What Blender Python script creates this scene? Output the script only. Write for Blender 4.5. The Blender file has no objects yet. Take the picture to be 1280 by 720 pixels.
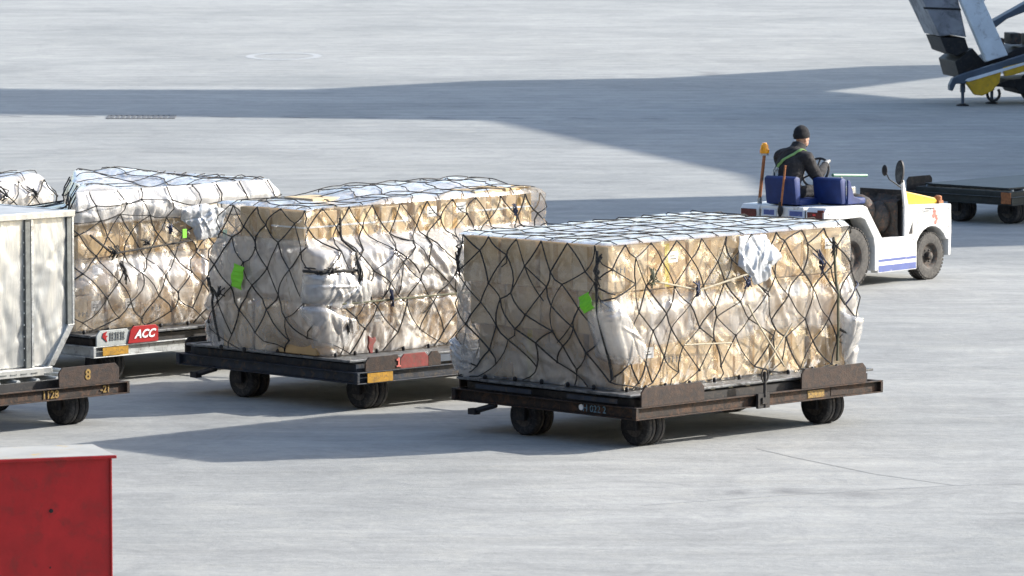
import bpy, bmesh, math, random
import numpy as np
from mathutils import Vector, Matrix, Quaternion

sc = bpy.context.scene
COL = sc.collection
R = math.radians
random.seed(7)

# ------------------------------------------------------------------ camera
F_PX, Y_HOR, CAM_H = 6830.0, -265.0, 6.5
PITCH = math.atan((360 - Y_HOR) / F_PX)
cam_d = bpy.data.cameras.new('camera')
cam_d.sensor_width = 36.0
cam_d.lens = 36.0 * F_PX / 1280.0
cam_d.clip_start = 0.5
cam_d.clip_end = 6000
cam_d.dof.use_dof = True
cam_d.dof.focus_distance = 57.0
cam_d.dof.aperture_fstop = 9.0
cam = bpy.data.objects.new('camera', cam_d)
cam.location = (0, 0, CAM_H)
cam.rotation_euler = (R(90) - PITCH, 0, 0)
COL.objects.link(cam)
sc.camera = cam

# ------------------------------------------------------------------ sky, sun, exposure
SUN_EL = 26.5
SUN_H = Vector((0.951, 0.309, 0)).normalized()
w = bpy.data.worlds.new('World')
sc.world = w
w.use_nodes = True
nt = w.node_tree
bg = nt.nodes['Background']
sky = nt.nodes.new('ShaderNodeTexSky')
sky.sky_type = 'NISHITA'
sky.sun_disc = False
sky.sun_elevation = R(SUN_EL)
sky.sun_rotation = math.atan2(SUN_H.x, SUN_H.y)
sky.air_density = 1.0
sky.dust_density = 1.4
sky.ozone_density = 0.7
nt.links.new(sky.outputs[0], bg.inputs[0])
bg.inputs[1].default_value = 0.15
sun_d = bpy.data.lights.new('sun', 'SUN')
sun_d.energy = 3.8
sun_d.angle = R(0.7)
sun_d.color = (1.0, 0.95, 0.875)
sun = bpy.data.objects.new('sun', sun_d)
sdir = Vector((SUN_H.x * math.cos(R(SUN_EL)), SUN_H.y * math.cos(R(SUN_EL)), math.sin(R(SUN_EL))))
sun.rotation_euler = sdir.to_track_quat('Z', 'Y').to_euler()
sun.location = (60, 60, 60)
COL.objects.link(sun)
sc.view_settings.view_transform = 'Standard'
sc.view_settings.look = 'None'
sc.view_settings.exposure = 1.20
sc.view_settings.gamma = 1.0

# ------------------------------------------------------------------ material helpers
def new_mat(name):
    m = bpy.data.materials.new(name)
    m.use_nodes = True
    t = m.node_tree
    return m, t, t.nodes['Principled BSDF'], t.nodes['Material Output']

def noise(t, scale, detail=4, rough=0.55, vec=None, dist=0.0):
    n = t.nodes.new('ShaderNodeTexNoise')
    n.inputs['Scale'].default_value = scale
    n.inputs['Detail'].default_value = detail
    n.inputs['Roughness'].default_value = rough
    n.inputs['Distortion'].default_value = dist
    if vec is not None:
        t.links.new(vec, n.inputs['Vector'])
    return n

def ramp(t, src, stops):
    r = t.nodes.new('ShaderNodeValToRGB')
    e = r.color_ramp.elements
    while len(e) < len(stops):
        e.new(0.5)
    for k, (p, c) in enumerate(stops):
        e[k].position = p
        e[k].color = (c[0], c[1], c[2], 1) if hasattr(c, '__len__') else (c, c, c, 1)
    t.links.new(src, r.inputs[0])
    return r

def mixc(t, fac, a, b, mode='MIX'):
    n = t.nodes.new('ShaderNodeMix')
    n.data_type = 'RGBA'
    n.blend_type = mode
    for sock, v in ((0, fac), (6, a), (7, b)):
        if hasattr(v, 'is_output'):
            t.links.new(v, n.inputs[sock])
        elif hasattr(v, '__len__'):
            n.inputs[sock].default_value = (v[0], v[1], v[2], 1)
        else:
            n.inputs[sock].default_value = v
    return n.outputs[2]

def mth(t, op, a, b=None, c=None):
    n = t.nodes.new('ShaderNodeMath')
    n.operation = op
    for k, v in enumerate((a, b, c)):
        if v is None:
            continue
        if hasattr(v, 'is_output'):
            t.links.new(v, n.inputs[k])
        else:
            n.inputs[k].default_value = v
    return n.outputs[0]

def coords(t, which='Object'):
    return t.nodes.new('ShaderNodeTexCoord').outputs[which]

def mapping(t, vec, scale):
    n = t.nodes.new('ShaderNodeMapping')
    n.inputs['Scale'].default_value = scale
    t.links.new(vec, n.inputs['Vector'])
    return n.outputs[0]

def bump(t, height, strength, distance, b):
    n = t.nodes.new('ShaderNodeBump')
    n.inputs['Strength'].default_value = strength
    n.inputs['Distance'].default_value = distance
    t.links.new(height, n.inputs['Height'])
    t.links.new(n.outputs[0], b.inputs['Normal'])
    return n

def simple(name, col, rough=0.6, metal=0.0, vary=0.25, scale=6.0, dirt=None, dirt_amt=0.45, bmp=0.0, spec=0.5):
    """a painted or bare surface: colour that varies a little, with blotches of dirt or rust"""
    m, t, b, o = new_mat(name)
    v = coords(t)
    n1 = noise(t, scale, 5, 0.6, v)
    lo = [c * (1 - vary) for c in col]
    hi = [min(1, c * (1 + vary)) for c in col]
    c = ramp(t, n1.outputs[0], [(0.3, lo), (0.7, hi)]).outputs[0]
    if dirt is not None:
        n2 = noise(t, scale * 1.7, 8, 0.7, v, 0.6)
        f = ramp(t, n2.outputs[0], [(0.62 - dirt_amt * 0.35, 0.0), (0.72 - dirt_amt * 0.2, 1.0)]).outputs[0]
        c = mixc(t, f, c, dirt)
    t.links.new(c, b.inputs['Base Color'])
    b.inputs['Roughness'].default_value = rough
    b.inputs['Metallic'].default_value = metal
    b.inputs['Specular IOR Level'].default_value = spec
    if bmp:
        n3 = noise(t, scale * 8, 4, 0.6, v)
        bump(t, n3.outputs[0], bmp, 0.01, b)
    return m

M = {}
M['rust'] = simple('rusty_steel', (0.022, 0.016, 0.013), 0.75, 0.2, 0.45, 7, (0.085, 0.042, 0.022), 0.42, 0.4)
M['rust2'] = simple('brown_rusty_plate', (0.048, 0.028, 0.019), 0.8, 0.1, 0.45, 9, (0.022, 0.018, 0.017), 0.5, 0.5)
M['blue_steel'] = simple('worn_dark_blue_steel', (0.018, 0.026, 0.04), 0.55, 0.3, 0.4, 7, (0.075, 0.058, 0.045), 0.3, 0.3)
M['galv'] = simple('galvanised_steel', (0.40, 0.42, 0.42), 0.5, 0.55, 0.25, 8, (0.16, 0.15, 0.14), 0.25, 0.2)
M['dark'] = simple('black_steel', (0.014, 0.014, 0.016), 0.6, 0.2, 0.4, 8, (0.05, 0.04, 0.033), 0.3, 0.2)
M['alu_dark'] = simple('dull_dark_aluminium', (0.16, 0.17, 0.18), 0.5, 0.6, 0.3, 6, (0.05, 0.05, 0.05), 0.4, 0.2)
M['alu'] = simple('scuffed_aluminium', (0.56, 0.58, 0.58), 0.38, 0.85, 0.2, 5, (0.3, 0.3, 0.29), 0.3, 0.3)
M['tyre'] = simple('tyre_rubber', (0.020, 0.020, 0.021), 0.85, 0, 0.4, 14, (0.07, 0.065, 0.06), 0.35, 0.3)
M['tyre_t'] = simple('dusty_tyre_rubber', (0.055, 0.052, 0.048), 0.85, 0, 0.3, 14, (0.10, 0.094, 0.085), 0.4, 0.3)
M['rim'] = simple('dusty_wheel_rim', (0.10, 0.09, 0.08), 0.6, 0.3, 0.3, 12, (0.04, 0.035, 0.03), 0.4)
M['white'] = simple('white_vehicle_paint', (0.74, 0.74, 0.72), 0.38, 0, 0.06, 4, (0.44, 0.41, 0.36), 0.14)
M['navy'] = simple('blue_seat_vinyl', (0.004, 0.022, 0.12), 0.6, 0, 0.25, 8, bmp=0.15)
M['purple'] = simple('blue_violet_paint', (0.07, 0.105, 0.30), 0.45, 0, 0.15, 6, (0.35, 0.35, 0.42), 0.12)
M['yellow'] = simple('yellow_paint', (0.62, 0.36, 0.015), 0.45, 0, 0.15, 6, (0.35, 0.22, 0.04), 0.2)
M['worn_yellow'] = simple('worn_yellow_paint', (0.30, 0.18, 0.03), 0.6, 0, 0.35, 30, (0.09, 0.06, 0.03), 0.5)
M['red'] = simple('red_paint', (0.40, 0.009, 0.012), 0.4, 0, 0.22, 3.5, (0.27, 0.014, 0.014), 0.3, 0.15)
M['sign_red'] = simple('red_sign_enamel', (0.34, 0.012, 0.014), 0.4, 0, 0.15, 6)
M['amber_plate'] = simple('dull_amber_reflector', (0.42, 0.22, 0.012), 0.5, 0, 0.25, 14, (0.16, 0.10, 0.03), 0.35)
M['worn_red'] = simple('worn_red_paint', (0.20, 0.022, 0.02), 0.6, 0, 0.35, 12, (0.12, 0.05, 0.035), 0.4)
M['sign_grey'] = simple('grey_sign_enamel', (0.42, 0.45, 0.44), 0.45, 0.2, 0.15, 10)
M['print_white'] = simple('white_print', (0.82, 0.82, 0.80), 0.5, 0, 0.05, 10)
M['print_grey'] = simple('grey_print', (0.12, 0.13, 0.13), 0.6, 0, 0.1, 10)
M['print_blue'] = simple('pale_blue_print', (0.16, 0.28, 0.36), 0.6, 0, 0.3, 30, (0.03, 0.04, 0.05), 0.45)
M['faded_red'] = simple('faded_red_print', (0.60, 0.14, 0.11), 0.5, 0, 0.2, 16, (0.70, 0.45, 0.40), 0.25)
M['plate_blue'] = simple('blue_white_plate', (0.55, 0.62, 0.72), 0.4, 0, 0.1, 10)
M['tail_lamp'] = simple('dark_red_lens', (0.10, 0.012, 0.012), 0.25, 0, 0.4, 20)
M['red_lens'] = simple('bright_red_lens', (0.65, 0.03, 0.03), 0.2, 0, 0.2, 10)
M['amber'] = simple('amber_lens', (0.85, 0.33, 0.01), 0.15, 0, 0.25, 16)
M['pole'] = simple('rusty_orange_pole', (0.36, 0.13, 0.045), 0.6, 0.1, 0.3, 9, (0.16, 0.07, 0.03), 0.35)
M['mirror'] = simple('mirror_glass', (0.22, 0.23, 0.24), 0.15, 0.9, 0.5, 14)
M['fabric'] = simple('black_jacket_cloth', (0.017, 0.016, 0.017), 0.9, 0, 0.4, 22, (0.035, 0.032, 0.032), 0.3, 0.5)
M['trousers'] = simple('dark_trouser_cloth', (0.012, 0.013, 0.018), 0.9, 0, 0.3, 20)
M['cap'] = simple('black_knitted_cap', (0.010, 0.010, 0.012), 0.95, 0, 0.3, 40, bmp=0.5)
M['skin'] = simple('skin', (0.46, 0.27, 0.19), 0.55, 0, 0.08, 15)
M['glove'] = simple('grey_work_glove', (0.42, 0.41, 0.38), 0.9, 0, 0.2, 20)
M['hiviz'] = simple('lime_reflective_band', (0.20, 0.34, 0.10), 0.5, 0, 0.2, 20)
M['silverband'] = simple('grey_reflective_band', (0.45, 0.48, 0.46), 0.4, 0, 0.15, 20)
M['green'] = simple('green_pole_paint', (0.04, 0.14, 0.09), 0.5, 0, 0.2, 10)
M['tag'] = simple('lime_green_tag', (0.19, 0.60, 0.03), 0.6, 0, 0.06, 10)
M['cord'] = simple('black_net_cord', (0.022, 0.022, 0.023), 0.85, 0, 0.5, 25, (0.14, 0.12, 0.085), 0.3)
M['cord_pale'] = simple('pale_net_cord', (0.42, 0.37, 0.27), 0.8, 0, 0.3, 25)
M['strap'] = simple('dark_blue_lashing', (0.02, 0.03, 0.07), 0.7, 0, 0.4, 20)
M['tape'] = simple('brown_packing_tape', (0.44, 0.28, 0.12), 0.25, 0, 0.1, 6)
M['tape_y'] = simple('yellow_packing_tape', (0.55, 0.42, 0.06), 0.3, 0, 0.1, 6)
M['band'] = simple('white_strapping_band', (0.75, 0.75, 0.72), 0.4, 0, 0.05, 6)
M['redplate'] = simple('red_lead_plate', (0.30, 0.06, 0.04), 0.6, 0, 0.3, 10)
M['steel_w'] = simple('pale_blue_grey_paint', (0.72, 0.76, 0.79), 0.45, 0, 0.10, 3, (0.42, 0.43, 0.44), 0.2)
M['steel_g'] = simple('weathered_grey_panel', (0.29, 0.29, 0.31), 0.55, 0, 0.35, 1.8, (0.09, 0.09, 0.10), 0.4)
M['steel_b'] = simple('blue_grey_paint', (0.065, 0.085, 0.115), 0.5, 0, 0.25, 3)
M['greendark'] = simple('dark_grey_green_steel', (0.028, 0.036, 0.036), 0.55, 0.2, 0.35, 6, (0.05, 0.05, 0.045), 0.3)
M['bld'] = simple('pale_render_wall', (0.5, 0.5, 0.48), 0.8, 0, 0.1, 0.4)
M['glass_dark'] = simple('dark_tinted_glass', (0.02, 0.024, 0.028), 0.15, 0, 0.1, 2)
M['cream'] = simple('chalky_box_top', (0.34, 0.335, 0.31), 0.7, 0, 0.12, 3, (0.42, 0.30, 0.13), 0.18)
M['olive'] = simple('olive_cord', (0.10, 0.10, 0.06), 0.8, 0, 0.3, 20)
M['grimy'] = simple('grimy_machinery', (0.045, 0.042, 0.038), 0.7, 0.2, 0.6, 9, (0.13, 0.07, 0.045), 0.35, 0.6)

def kraft(name, col):
    m, t, b, o = new_mat(name)
    v = coords(t)
    n1 = noise(t, 3.0, 4, 0.6, v)
    n2 = noise(t, 1.0, 3, 0.6, mapping(t, v, (60, 60, 3)))
    c = ramp(t, n1.outputs[0], [(0.3, [x * 0.84 for x in col]), (0.7, [x * 1.1 for x in col])]).outputs[0]
    c = mixc(t, 0.10, c, n2.outputs[0], 'OVERLAY')
    t.links.new(c, b.inputs['Base Color'])
    b.inputs['Roughness'].default_value = 0.75
    bump(t, n1.outputs[0], 0.3, 0.03, b)
    return m
M['kraft0'] = kraft('kraft_card', (0.58, 0.41, 0.21))
M['kraft1'] = kraft('pale_kraft_card', (0.62, 0.465, 0.27))
M['kraft2'] = kraft('brown_kraft_card', (0.52, 0.345, 0.165))

def film_mat(name, tint=(0.66, 0.645, 0.615), rough=0.10, crinkle=0.26):
    """thin packing film: nearly clear where it is pulled tight, milky where it is bunched (attribute milk)"""
    m, t, b, o = new_mat(name)
    t.nodes.remove(b)
    v = coords(t)
    at = t.nodes.new('ShaderNodeAttribute')
    at.attribute_name = 'milk'
    nz = noise(t, 2.6, 7, 0.68, v, 1.2)
    nf = noise(t, 1.0, 5, 0.65, mapping(t, v, (13, 13, 4)), 1.5)
    mk = mth(t, 'ADD', at.outputs['Fac'], mth(t, 'MULTIPLY', mth(t, 'SUBTRACT', nz.outputs[0], 0.5), 0.34))
    mk = mth(t, 'ADD', mk, mth(t, 'MULTIPLY', mth(t, 'SUBTRACT', nf.outputs[0], 0.5), 0.2))
    mk = mth(t, 'MINIMUM', mth(t, 'MAXIMUM', mk, 0.03), 0.97)
    vo = t.nodes.new('ShaderNodeTexVoronoi')
    vo.feature = 'DISTANCE_TO_EDGE'
    vo.inputs['Scale'].default_value = 3.8
    wv = t.nodes.new('ShaderNodeVectorMath')
    wv.operation = 'MULTIPLY_ADD'
    nn = noise(t, 5.0, 4, 0.6, v)
    t.links.new(nn.outputs['Color'], wv.inputs[0])
    wv.inputs[1].default_value = (0.22, 0.22, 0.22)
    t.links.new(v, wv.inputs[2])
    t.links.new(wv.outputs[0], vo.inputs['Vector'])
    hgt = mth(t, 'ADD', mth(t, 'MULTIPLY', mth(t, 'MINIMUM', vo.outputs['Distance'], 0.35), 1.2), mth(t, 'MULTIPLY', nf.outputs[0], 0.35))
    bp = t.nodes.new('ShaderNodeBump')
    bp.inputs['Strength'].default_value = crinkle
    bp.inputs['Distance'].default_value = 0.05
    t.links.new(hgt, bp.inputs['Height'])
    tr = t.nodes.new('ShaderNodeBsdfTransparent')
    tr.inputs[0].default_value = (0.95, 0.95, 0.95, 1)
    gl = t.nodes.new('ShaderNodeBsdfGlossy')
    gl.inputs['Roughness'].default_value = rough
    gl.inputs[0].default_value = (1, 1, 1, 1)
    df = t.nodes.new('ShaderNodeBsdfDiffuse')
    df.inputs[0].default_value = (*tint, 1)
    tl = t.nodes.new('ShaderNodeBsdfTranslucent')
    tl.inputs[0].default_value = (*tint, 1)
    for n in (gl, df, tl):
        t.links.new(bp.outputs[0], n.inputs['Normal'])
    fr = t.nodes.new('ShaderNodeFresnel')
    geo = t.nodes.new('ShaderNodeNewGeometry')
    t.links.new(mth(t, 'MULTIPLY_ADD', geo.outputs['Backfacing'], 1 / 1.55 - 1.55, 1.55), fr.inputs[0])      # the same thin film from either side
    t.links.new(bp.outputs[0], fr.inputs['Normal'])
    frc = mth(t, 'MINIMUM', mth(t, 'MULTIPLY', fr.outputs[0], 1.8), 0.6)
    def mix(f, a, c):
        n = t.nodes.new('ShaderNodeMixShader')
        if hasattr(f, 'is_output'):
            t.links.new(f, n.inputs[0])
        else:
            n.inputs[0].default_value = f
        t.links.new(a, n.inputs[1]); t.links.new(c, n.inputs[2])
        return n.outputs[0]
    body = mix(0.3, df.outputs[0], tl.outputs[0])
    core = mix(mk, tr.outputs[0], body)
    t.links.new(mix(frc, core, gl.outputs[0]), o.inputs['Surface'])
    return m
M['film'] = film_mat('clear_packing_film')
M['film_top'] = film_mat('overlit_top_film', (0.85, 0.83, 0.79), 0.2, 0.25)  # sun and sky glare on the load tops put into a whiter tint
M['film_w'] = film_mat('milky_packing_film', (0.66, 0.68, 0.70), 0.16, 0.25)

def ground_mat():
    m, t, b, o = new_mat('weathered_apron_concrete')
    v = coords(t)
    n1 = noise(t, 0.16, 6, 0.62, v, 0.6)
    n2 = noise(t, 1.0, 6, 0.65, mapping(t, v, (0.05, 0.42, 1)), 0.5)
    n3 = noise(t, 9.0, 6, 0.7, v)
    n4 = noise(t, 1.0, 5, 0.7, mapping(t, v, (0.55, 1.9, 1)), 0.8)
    c = ramp(t, n1.outputs[0], [(0.28, (0.234, 0.241, 0.235)), (0.5, (0.287, 0.291, 0.280)), (0.75, (0.337, 0.339, 0.324))]).outputs[0]
    c2 = ramp(t, n2.outputs[0], [(0.30, 0.36), (0.5, 0.5), (0.70, 0.64)]).outputs[0]
    c = mixc(t, 0.24, c, c2, 'OVERLAY')
    c4 = ramp(t, n4.outputs[0], [(0.32, 0.39), (0.5, 0.5), (0.68, 0.58)]).outputs[0]
    c = mixc(t, 0.34, c, c4, 'OVERLAY')
    # scuffs and tyre marks curving across the apron, and broad patches of older concrete
    n5 = noise(t, 0.9, 7, 0.72, v, 1.6)
    c5 = ramp(t, n5.outputs[0], [(0.32, (0.40, 0.40, 0.405)), (0.5, (0.5, 0.5, 0.5)), (0.68, (0.585, 0.575, 0.555))]).outputs[0]
    c = mixc(t, 0.75, c, c5, 'OVERLAY')
    wv = t.nodes.new('ShaderNodeTexWave'); wv.wave_type = 'RINGS'; wv.inputs['Scale'].default_value = 0.33; wv.inputs['Distortion'].default_value = 9.0
    wv.inputs['Detail'].default_value = 4; wv.inputs['Detail Scale'].default_value = 0.35
    mpw = t.nodes.new('ShaderNodeMapping'); mpw.inputs['Location'].default_value = (14, -30, 0); t.links.new(v, mpw.inputs['Vector']); t.links.new(mpw.outputs[0], wv.inputs['Vector'])
    c6 = ramp(t, wv.outputs['Fac'], [(0.0, 0.40), (0.10, 0.49), (0.85, 0.5), (1.0, 0.60)]).outputs[0]
    c = mixc(t, mth(t, 'MULTIPLY', n1.outputs[0], 0.55), c, c6, 'OVERLAY')
    c3 = ramp(t, n3.outputs[0], [(0.3, 0.36), (0.7, 0.62)]).outputs[0]
    c = mixc(t, 0.32, c, c3, 'OVERLAY')
    # oil and tyre stains that stay put: ellipses broken up by noise
    sep = t.nodes.new('ShaderNodeSeparateXYZ'); t.links.new(v, sep.inputs[0])
    tot = None
    for (x, y, rx, ry, a) in ((2.55, 50.3, 0.33, 0.42, 0.5), (2.1, 50.25, 0.22, 0.3, 0.5), (3.2, 50.1, 0.3, 0.35, 0.25), (4.7, 50.9, 0.35, 0.3, 0.22),
                              (4.6, 48.4, 0.45, 0.6, 0.25), (-0.2, 115.0, 0.5, 1.6, 0.0), (1.85, 109.4, 0.3, 1.5, 0.0), (4.55, 112.3 + 12.5, 0.35, 1.6, 0.35), (-3.5, 52.2, 0.5, 0.5, 0.12)):
        dx = mth(t, 'DIVIDE', mth(t, 'SUBTRACT', sep.outputs[0], x), rx)
        dy = mth(t, 'DIVIDE', mth(t, 'SUBTRACT', sep.outputs[1], y), ry)
        d = mth(t, 'SQRT', mth(t, 'ADD', mth(t, 'MULTIPLY', dx, dx), mth(t, 'MULTIPLY', dy, dy)))
        d = mth(t, 'ADD', d, mth(t, 'MULTIPLY', mth(t, 'SUBTRACT', n4.outputs[0], 0.5), 2.2))
        f = mth(t, 'MULTIPLY', mth(t, 'MAXIMUM', mth(t, 'SUBTRACT', 1.0, d), 0.0), a)
        tot = f if tot is None else mth(t, 'ADD', tot, f)
    c = mixc(t, mth(t, 'MINIMUM', mth(t, 'MULTIPLY', tot, 1.3), 0.7), c, (0.10, 0.10, 0.105))
    t.links.new(c, b.inputs['Base Color'])
    b.inputs['Roughness'].default_value = 0.85
    b.inputs['Specular IOR Level'].default_value = 0.25
    bump(t, n3.outputs[0], 0.35, 0.02, b)
    return m
M['ground'] = ground_mat()
M['joint'] = simple('dark_joint_sealant', (0.21, 0.215, 0.22), 0.8, 0, 0.3, 3)
M['joint_d'] = simple('worn_iron', (0.12, 0.115, 0.11), 0.7, 0.2, 0.3, 8)
M['joint2'] = simple('grey_joint_sealant', (0.235, 0.245, 0.25), 0.8, 0, 0.2, 3)
M['worn_white'] = simple('worn_white_marking', (0.37, 0.375, 0.375), 0.8, 0, 0.08, 3, (0.29, 0.30, 0.30), 0.5)

# ------------------------------------------------------------------ mesh helpers
class MB:
    """collects shapes; build() links them as one mesh object"""
    def __init__(s):
        s.v, s.f, s.m = [], [], []
    def add(s, vs, fs, mi=0):
        o = len(s.v)
        s.v += [tuple(p) for p in vs]
        s.f += [tuple(i + o for i in f) for f in fs]
        s.m += [mi] * len(fs)
    def box(s, x0, x1, y0, y1, z0, z1, mi=0):
        vs = [(x, y, z) for z in (z0, z1) for y in (y0, y1) for x in (x0, x1)]
        s.add(vs, [(0, 2, 3, 1), (4, 5, 7, 6), (0, 1, 5, 4), (2, 6, 7, 3), (0, 4, 6, 2), (1, 3, 7, 5)], mi)
    def prism(s, poly, a, b, axis='y', mi=0):
        """polygon in the plane across `axis`, extruded from a to b; poly pairs are (x,z) for y, (y,z) for x, (x,y) for z"""
        def P(p, k):
            return {'y': (p[0], k, p[1]), 'x': (k, p[0], p[1]), 'z': (p[0], p[1], k)}[axis]
        n = len(poly)
        vs = [P(p, a) for p in poly] + [P(p, b) for p in poly]
        fs = [tuple(range(n)), tuple(range(2 * n - 1, n - 1, -1))]
        fs += [(i, n + i, n + (i + 1) % n, (i + 1) % n) for i in range(n)]
        s.add(vs, fs, mi)
    def tube(s, pts, r, sides=6, mi=0, cap=True):
        pts = [Vector(p) for p in pts]
        n = len(pts)
        rs = r if hasattr(r, '__len__') else [r] * n
        rings, prev = [], None
        for i, p in enumerate(pts):
            d = (pts[min(i + 1, n - 1)] - pts[max(i - 1, 0)])
            d = d.normalized() if d.length > 1e-9 else Vector((0, 0, 1))
            if prev is None:
                a = Vector((0, 0, 1)) if abs(d.z) < 0.9 else Vector((1, 0, 0))
            else:
                a = prev
            x = (a - d * a.dot(d))
            x = x.normalized() if x.length > 1e-6 else d.orthogonal().normalized()
            prev = x
            y = d.cross(x)
            rings.append([p + (x * math.cos(2 * math.pi * k / sides) + y * math.sin(2 * math.pi * k / sides)) * rs[i] for k in range(sides)])
        vs = [q for rg in rings for q in rg]
        fs = [(i * sides + k, i * sides + (k + 1) % sides, (i + 1) * sides + (k + 1) % sides, (i + 1) * sides + k) for i in range(n - 1) for k in range(sides)]
        if cap:
            fs += [tuple(range(sides - 1, -1, -1)), tuple((n - 1) * sides + k for k in range(sides))]
        s.add(vs, fs, mi)
    def lathe(s, prof, c, axis, sides=24, mi=0, cap=True):
        """prof: (offset along axis, radius) pairs"""
        A = Vector(axis).normalized(); x = A.orthogonal().normalized(); y = A.cross(x); c = Vector(c)
        vs = [c + A * h + (x * math.cos(2 * math.pi * k / sides) + y * math.sin(2 * math.pi * k / sides)) * r for (h, r) in prof for k in range(sides)]
        n = len(prof)
        fs = [(i * sides + k, i * sides + (k + 1) % sides, (i + 1) * sides + (k + 1) % sides, (i + 1) * sides + k) for i in range(n - 1) for k in range(sides)]
        if cap:
            fs += [tuple(range(sides - 1, -1, -1)), tuple((n - 1) * sides + k for k in range(sides))]
        s.add(vs, fs, mi)
    def ball(s, c, r, sc3=(1, 1, 1), seg=10, rings=7, mi=0):
        prof = [(-r * math.cos(math.pi * i / rings), max(1e-4, r * math.sin(math.pi * i / rings))) for i in range(rings + 1)]
        k0 = len(s.v)
        s.lathe(prof, (0, 0, 0), (0, 0, 1), seg, mi)
        for k in range(k0, len(s.v)):
            p = s.v[k]
            s.v[k] = (p[0] * sc3[0] + c[0], p[1] * sc3[1] + c[1], p[2] * sc3[2] + c[2])
    def mesh(s, name, mats):
        me = bpy.data.meshes.new(name)
        me.from_pydata(s.v, [], s.f)
        for m in (mats if isinstance(mats, (list, tuple)) else [mats]):
            me.materials.append(m)
        if max(s.m, default=0) > 0:
            me.polygons.foreach_set('material_index', s.m)
        me.update()
        return me
    def build(s, name, mats, parent=None, bevel=0.0, smooth=False, normals=True):
        me = s.mesh(name, mats)
        if normals or bevel:
            b = bmesh.new(); b.from_mesh(me)
            bmesh.ops.recalc_face_normals(b, faces=b.faces)
            if bevel:
                es = [e for e in b.edges if e.is_manifold and e.calc_face_angle(0) > 0.5]
                bmesh.ops.bevel(b, geom=es, offset=bevel, segments=2, affect='EDGES', profile=0.6, clamp_overlap=True)
            b.to_mesh(me); b.free()
        if smooth:
            smooth_by_angle(me)
        return link(name, me, parent)

def smooth_by_angle(me, ang=40):
    me.polygons.foreach_set('use_smooth', [True] * len(me.polygons))
    b = bmesh.new(); b.from_mesh(me)
    for e in b.edges:
        e.smooth = e.is_manifold and e.calc_face_angle(0) < R(ang)
    b.to_mesh(me); b.free()

def link(name, data, parent=None):
    o = bpy.data.objects.new(name, data)
    COL.objects.link(o)
    if parent is not None:
        o.parent = parent
    return o

def tag(o, label, cat, group=None, kind=None):
    o['label'] = label; o['category'] = cat
    if group: o['group'] = group
    if kind: o['kind'] = kind
    return o

def thing(name, label, cat, loc=(0, 0, 0), rz=0.0, group=None):
    o = link(name, None)
    o.location = loc; o.rotation_euler = (0, 0, rz)
    o.empty_display_size = 0.2
    return tag(o, label, cat, group)

def structure(o):
    o['kind'] = 'structure'
    return o

def text_mesh(name, txt, size, mat, parent, loc, rot, shear=0.0, extrude=0.003, bold=0.0, sx=1.0):
    cu = bpy.data.curves.new(name, 'FONT')
    cu.body = txt; cu.size = size; cu.extrude = extrude; cu.shear = shear; cu.offset = bold
    cu.align_x = 'CENTER'; cu.align_y = 'CENTER'; cu.resolution_u = 3
    tmp = bpy.data.objects.new('tmp', cu)
    COL.objects.link(tmp)
    me = bpy.data.meshes.new_from_object(tmp.evaluated_get(bpy.context.evaluated_depsgraph_get()))
    bpy.data.objects.remove(tmp)
    me.materials.clear(); me.materials.append(mat)
    o = link(name, me, parent)
    o.location = loc; o.rotation_euler = rot; o.scale = (sx, 1, 1)
    return o

ROT_R = (R(90), 0, 0)            # lettering upright on the long (right-hand) side, reading along +u
ROT_L = (R(90), 0, R(-90))       # lettering on the short (left-hand) side, reading towards the near corner

# ------------------------------------------------------------------ numpy noise for cloth-like relief
class VN:
    def __init__(s, seed):
        s.g = np.random.RandomState(seed).rand(64, 64)
    def __call__(s, x, y):
        xi = np.floor(x).astype(int); yi = np.floor(y).astype(int)
        fx = x - xi; fy = y - yi
        fx = fx * fx * (3 - 2 * fx); fy = fy * fy * (3 - 2 * fy)
        g = s.g
        a = g[xi % 64, yi % 64]; b = g[(xi + 1) % 64, yi % 64]
        c = g[xi % 64, (yi + 1) % 64]; d = g[(xi + 1) % 64, (yi + 1) % 64]
        return (a * (1 - fx) + b * fx) * (1 - fy) + (c * (1 - fx) + d * fx) * fy
    def fbm(s, x, y, o=4):
        r = 0; a = 0.5
        for k in range(o):
            r = r + a * s(x * 2 ** k + 7.3 * k, y * 2 ** k + 3.1 * k); a *= 0.5
        return r
    def folds(s, x, y, o=3):
        """sharp-crested folds"""
        r = 0; a = 0.5
        for k in range(o):
            n = s(x * 2 ** k + 11.7 * k + 0.6 * s(x * 1.3, y * 1.3), y * 2 ** k + 5.9 * k)
            r = r + a * (1 - abs(2 * n - 1)); a *= 0.5
        return r

def creases(x, y, n, seed, span, amp=(0.004, 0.016), lo=0.12, hi=0.55, wid=(0.012, 0.04)):
    rs = np.random.RandomState(seed)
    h = np.zeros_like(x)
    for _ in range(n):
        cx = rs.uniform(span[0], span[1]); cy = rs.uniform(span[2], span[3])
        a = rs.choice([rs.normal(1.15, 0.35), rs.normal(1.95, 0.35), rs.normal(0.2, 0.4)], p=[0.42, 0.42, 0.16])
        l = rs.uniform(lo, hi); wd = rs.uniform(*wid); A = rs.uniform(*amp) * rs.choice([1, -0.7])
        dx = x - cx; dy = y - cy
        al = dx * math.cos(a) + dy * math.sin(a); pe = -dx * math.sin(a) + dy * math.cos(a)
        h += A * np.maximum(0, 1 - np.abs(pe) / wd) * np.exp(-(al / l) ** 2)
    return h

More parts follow.
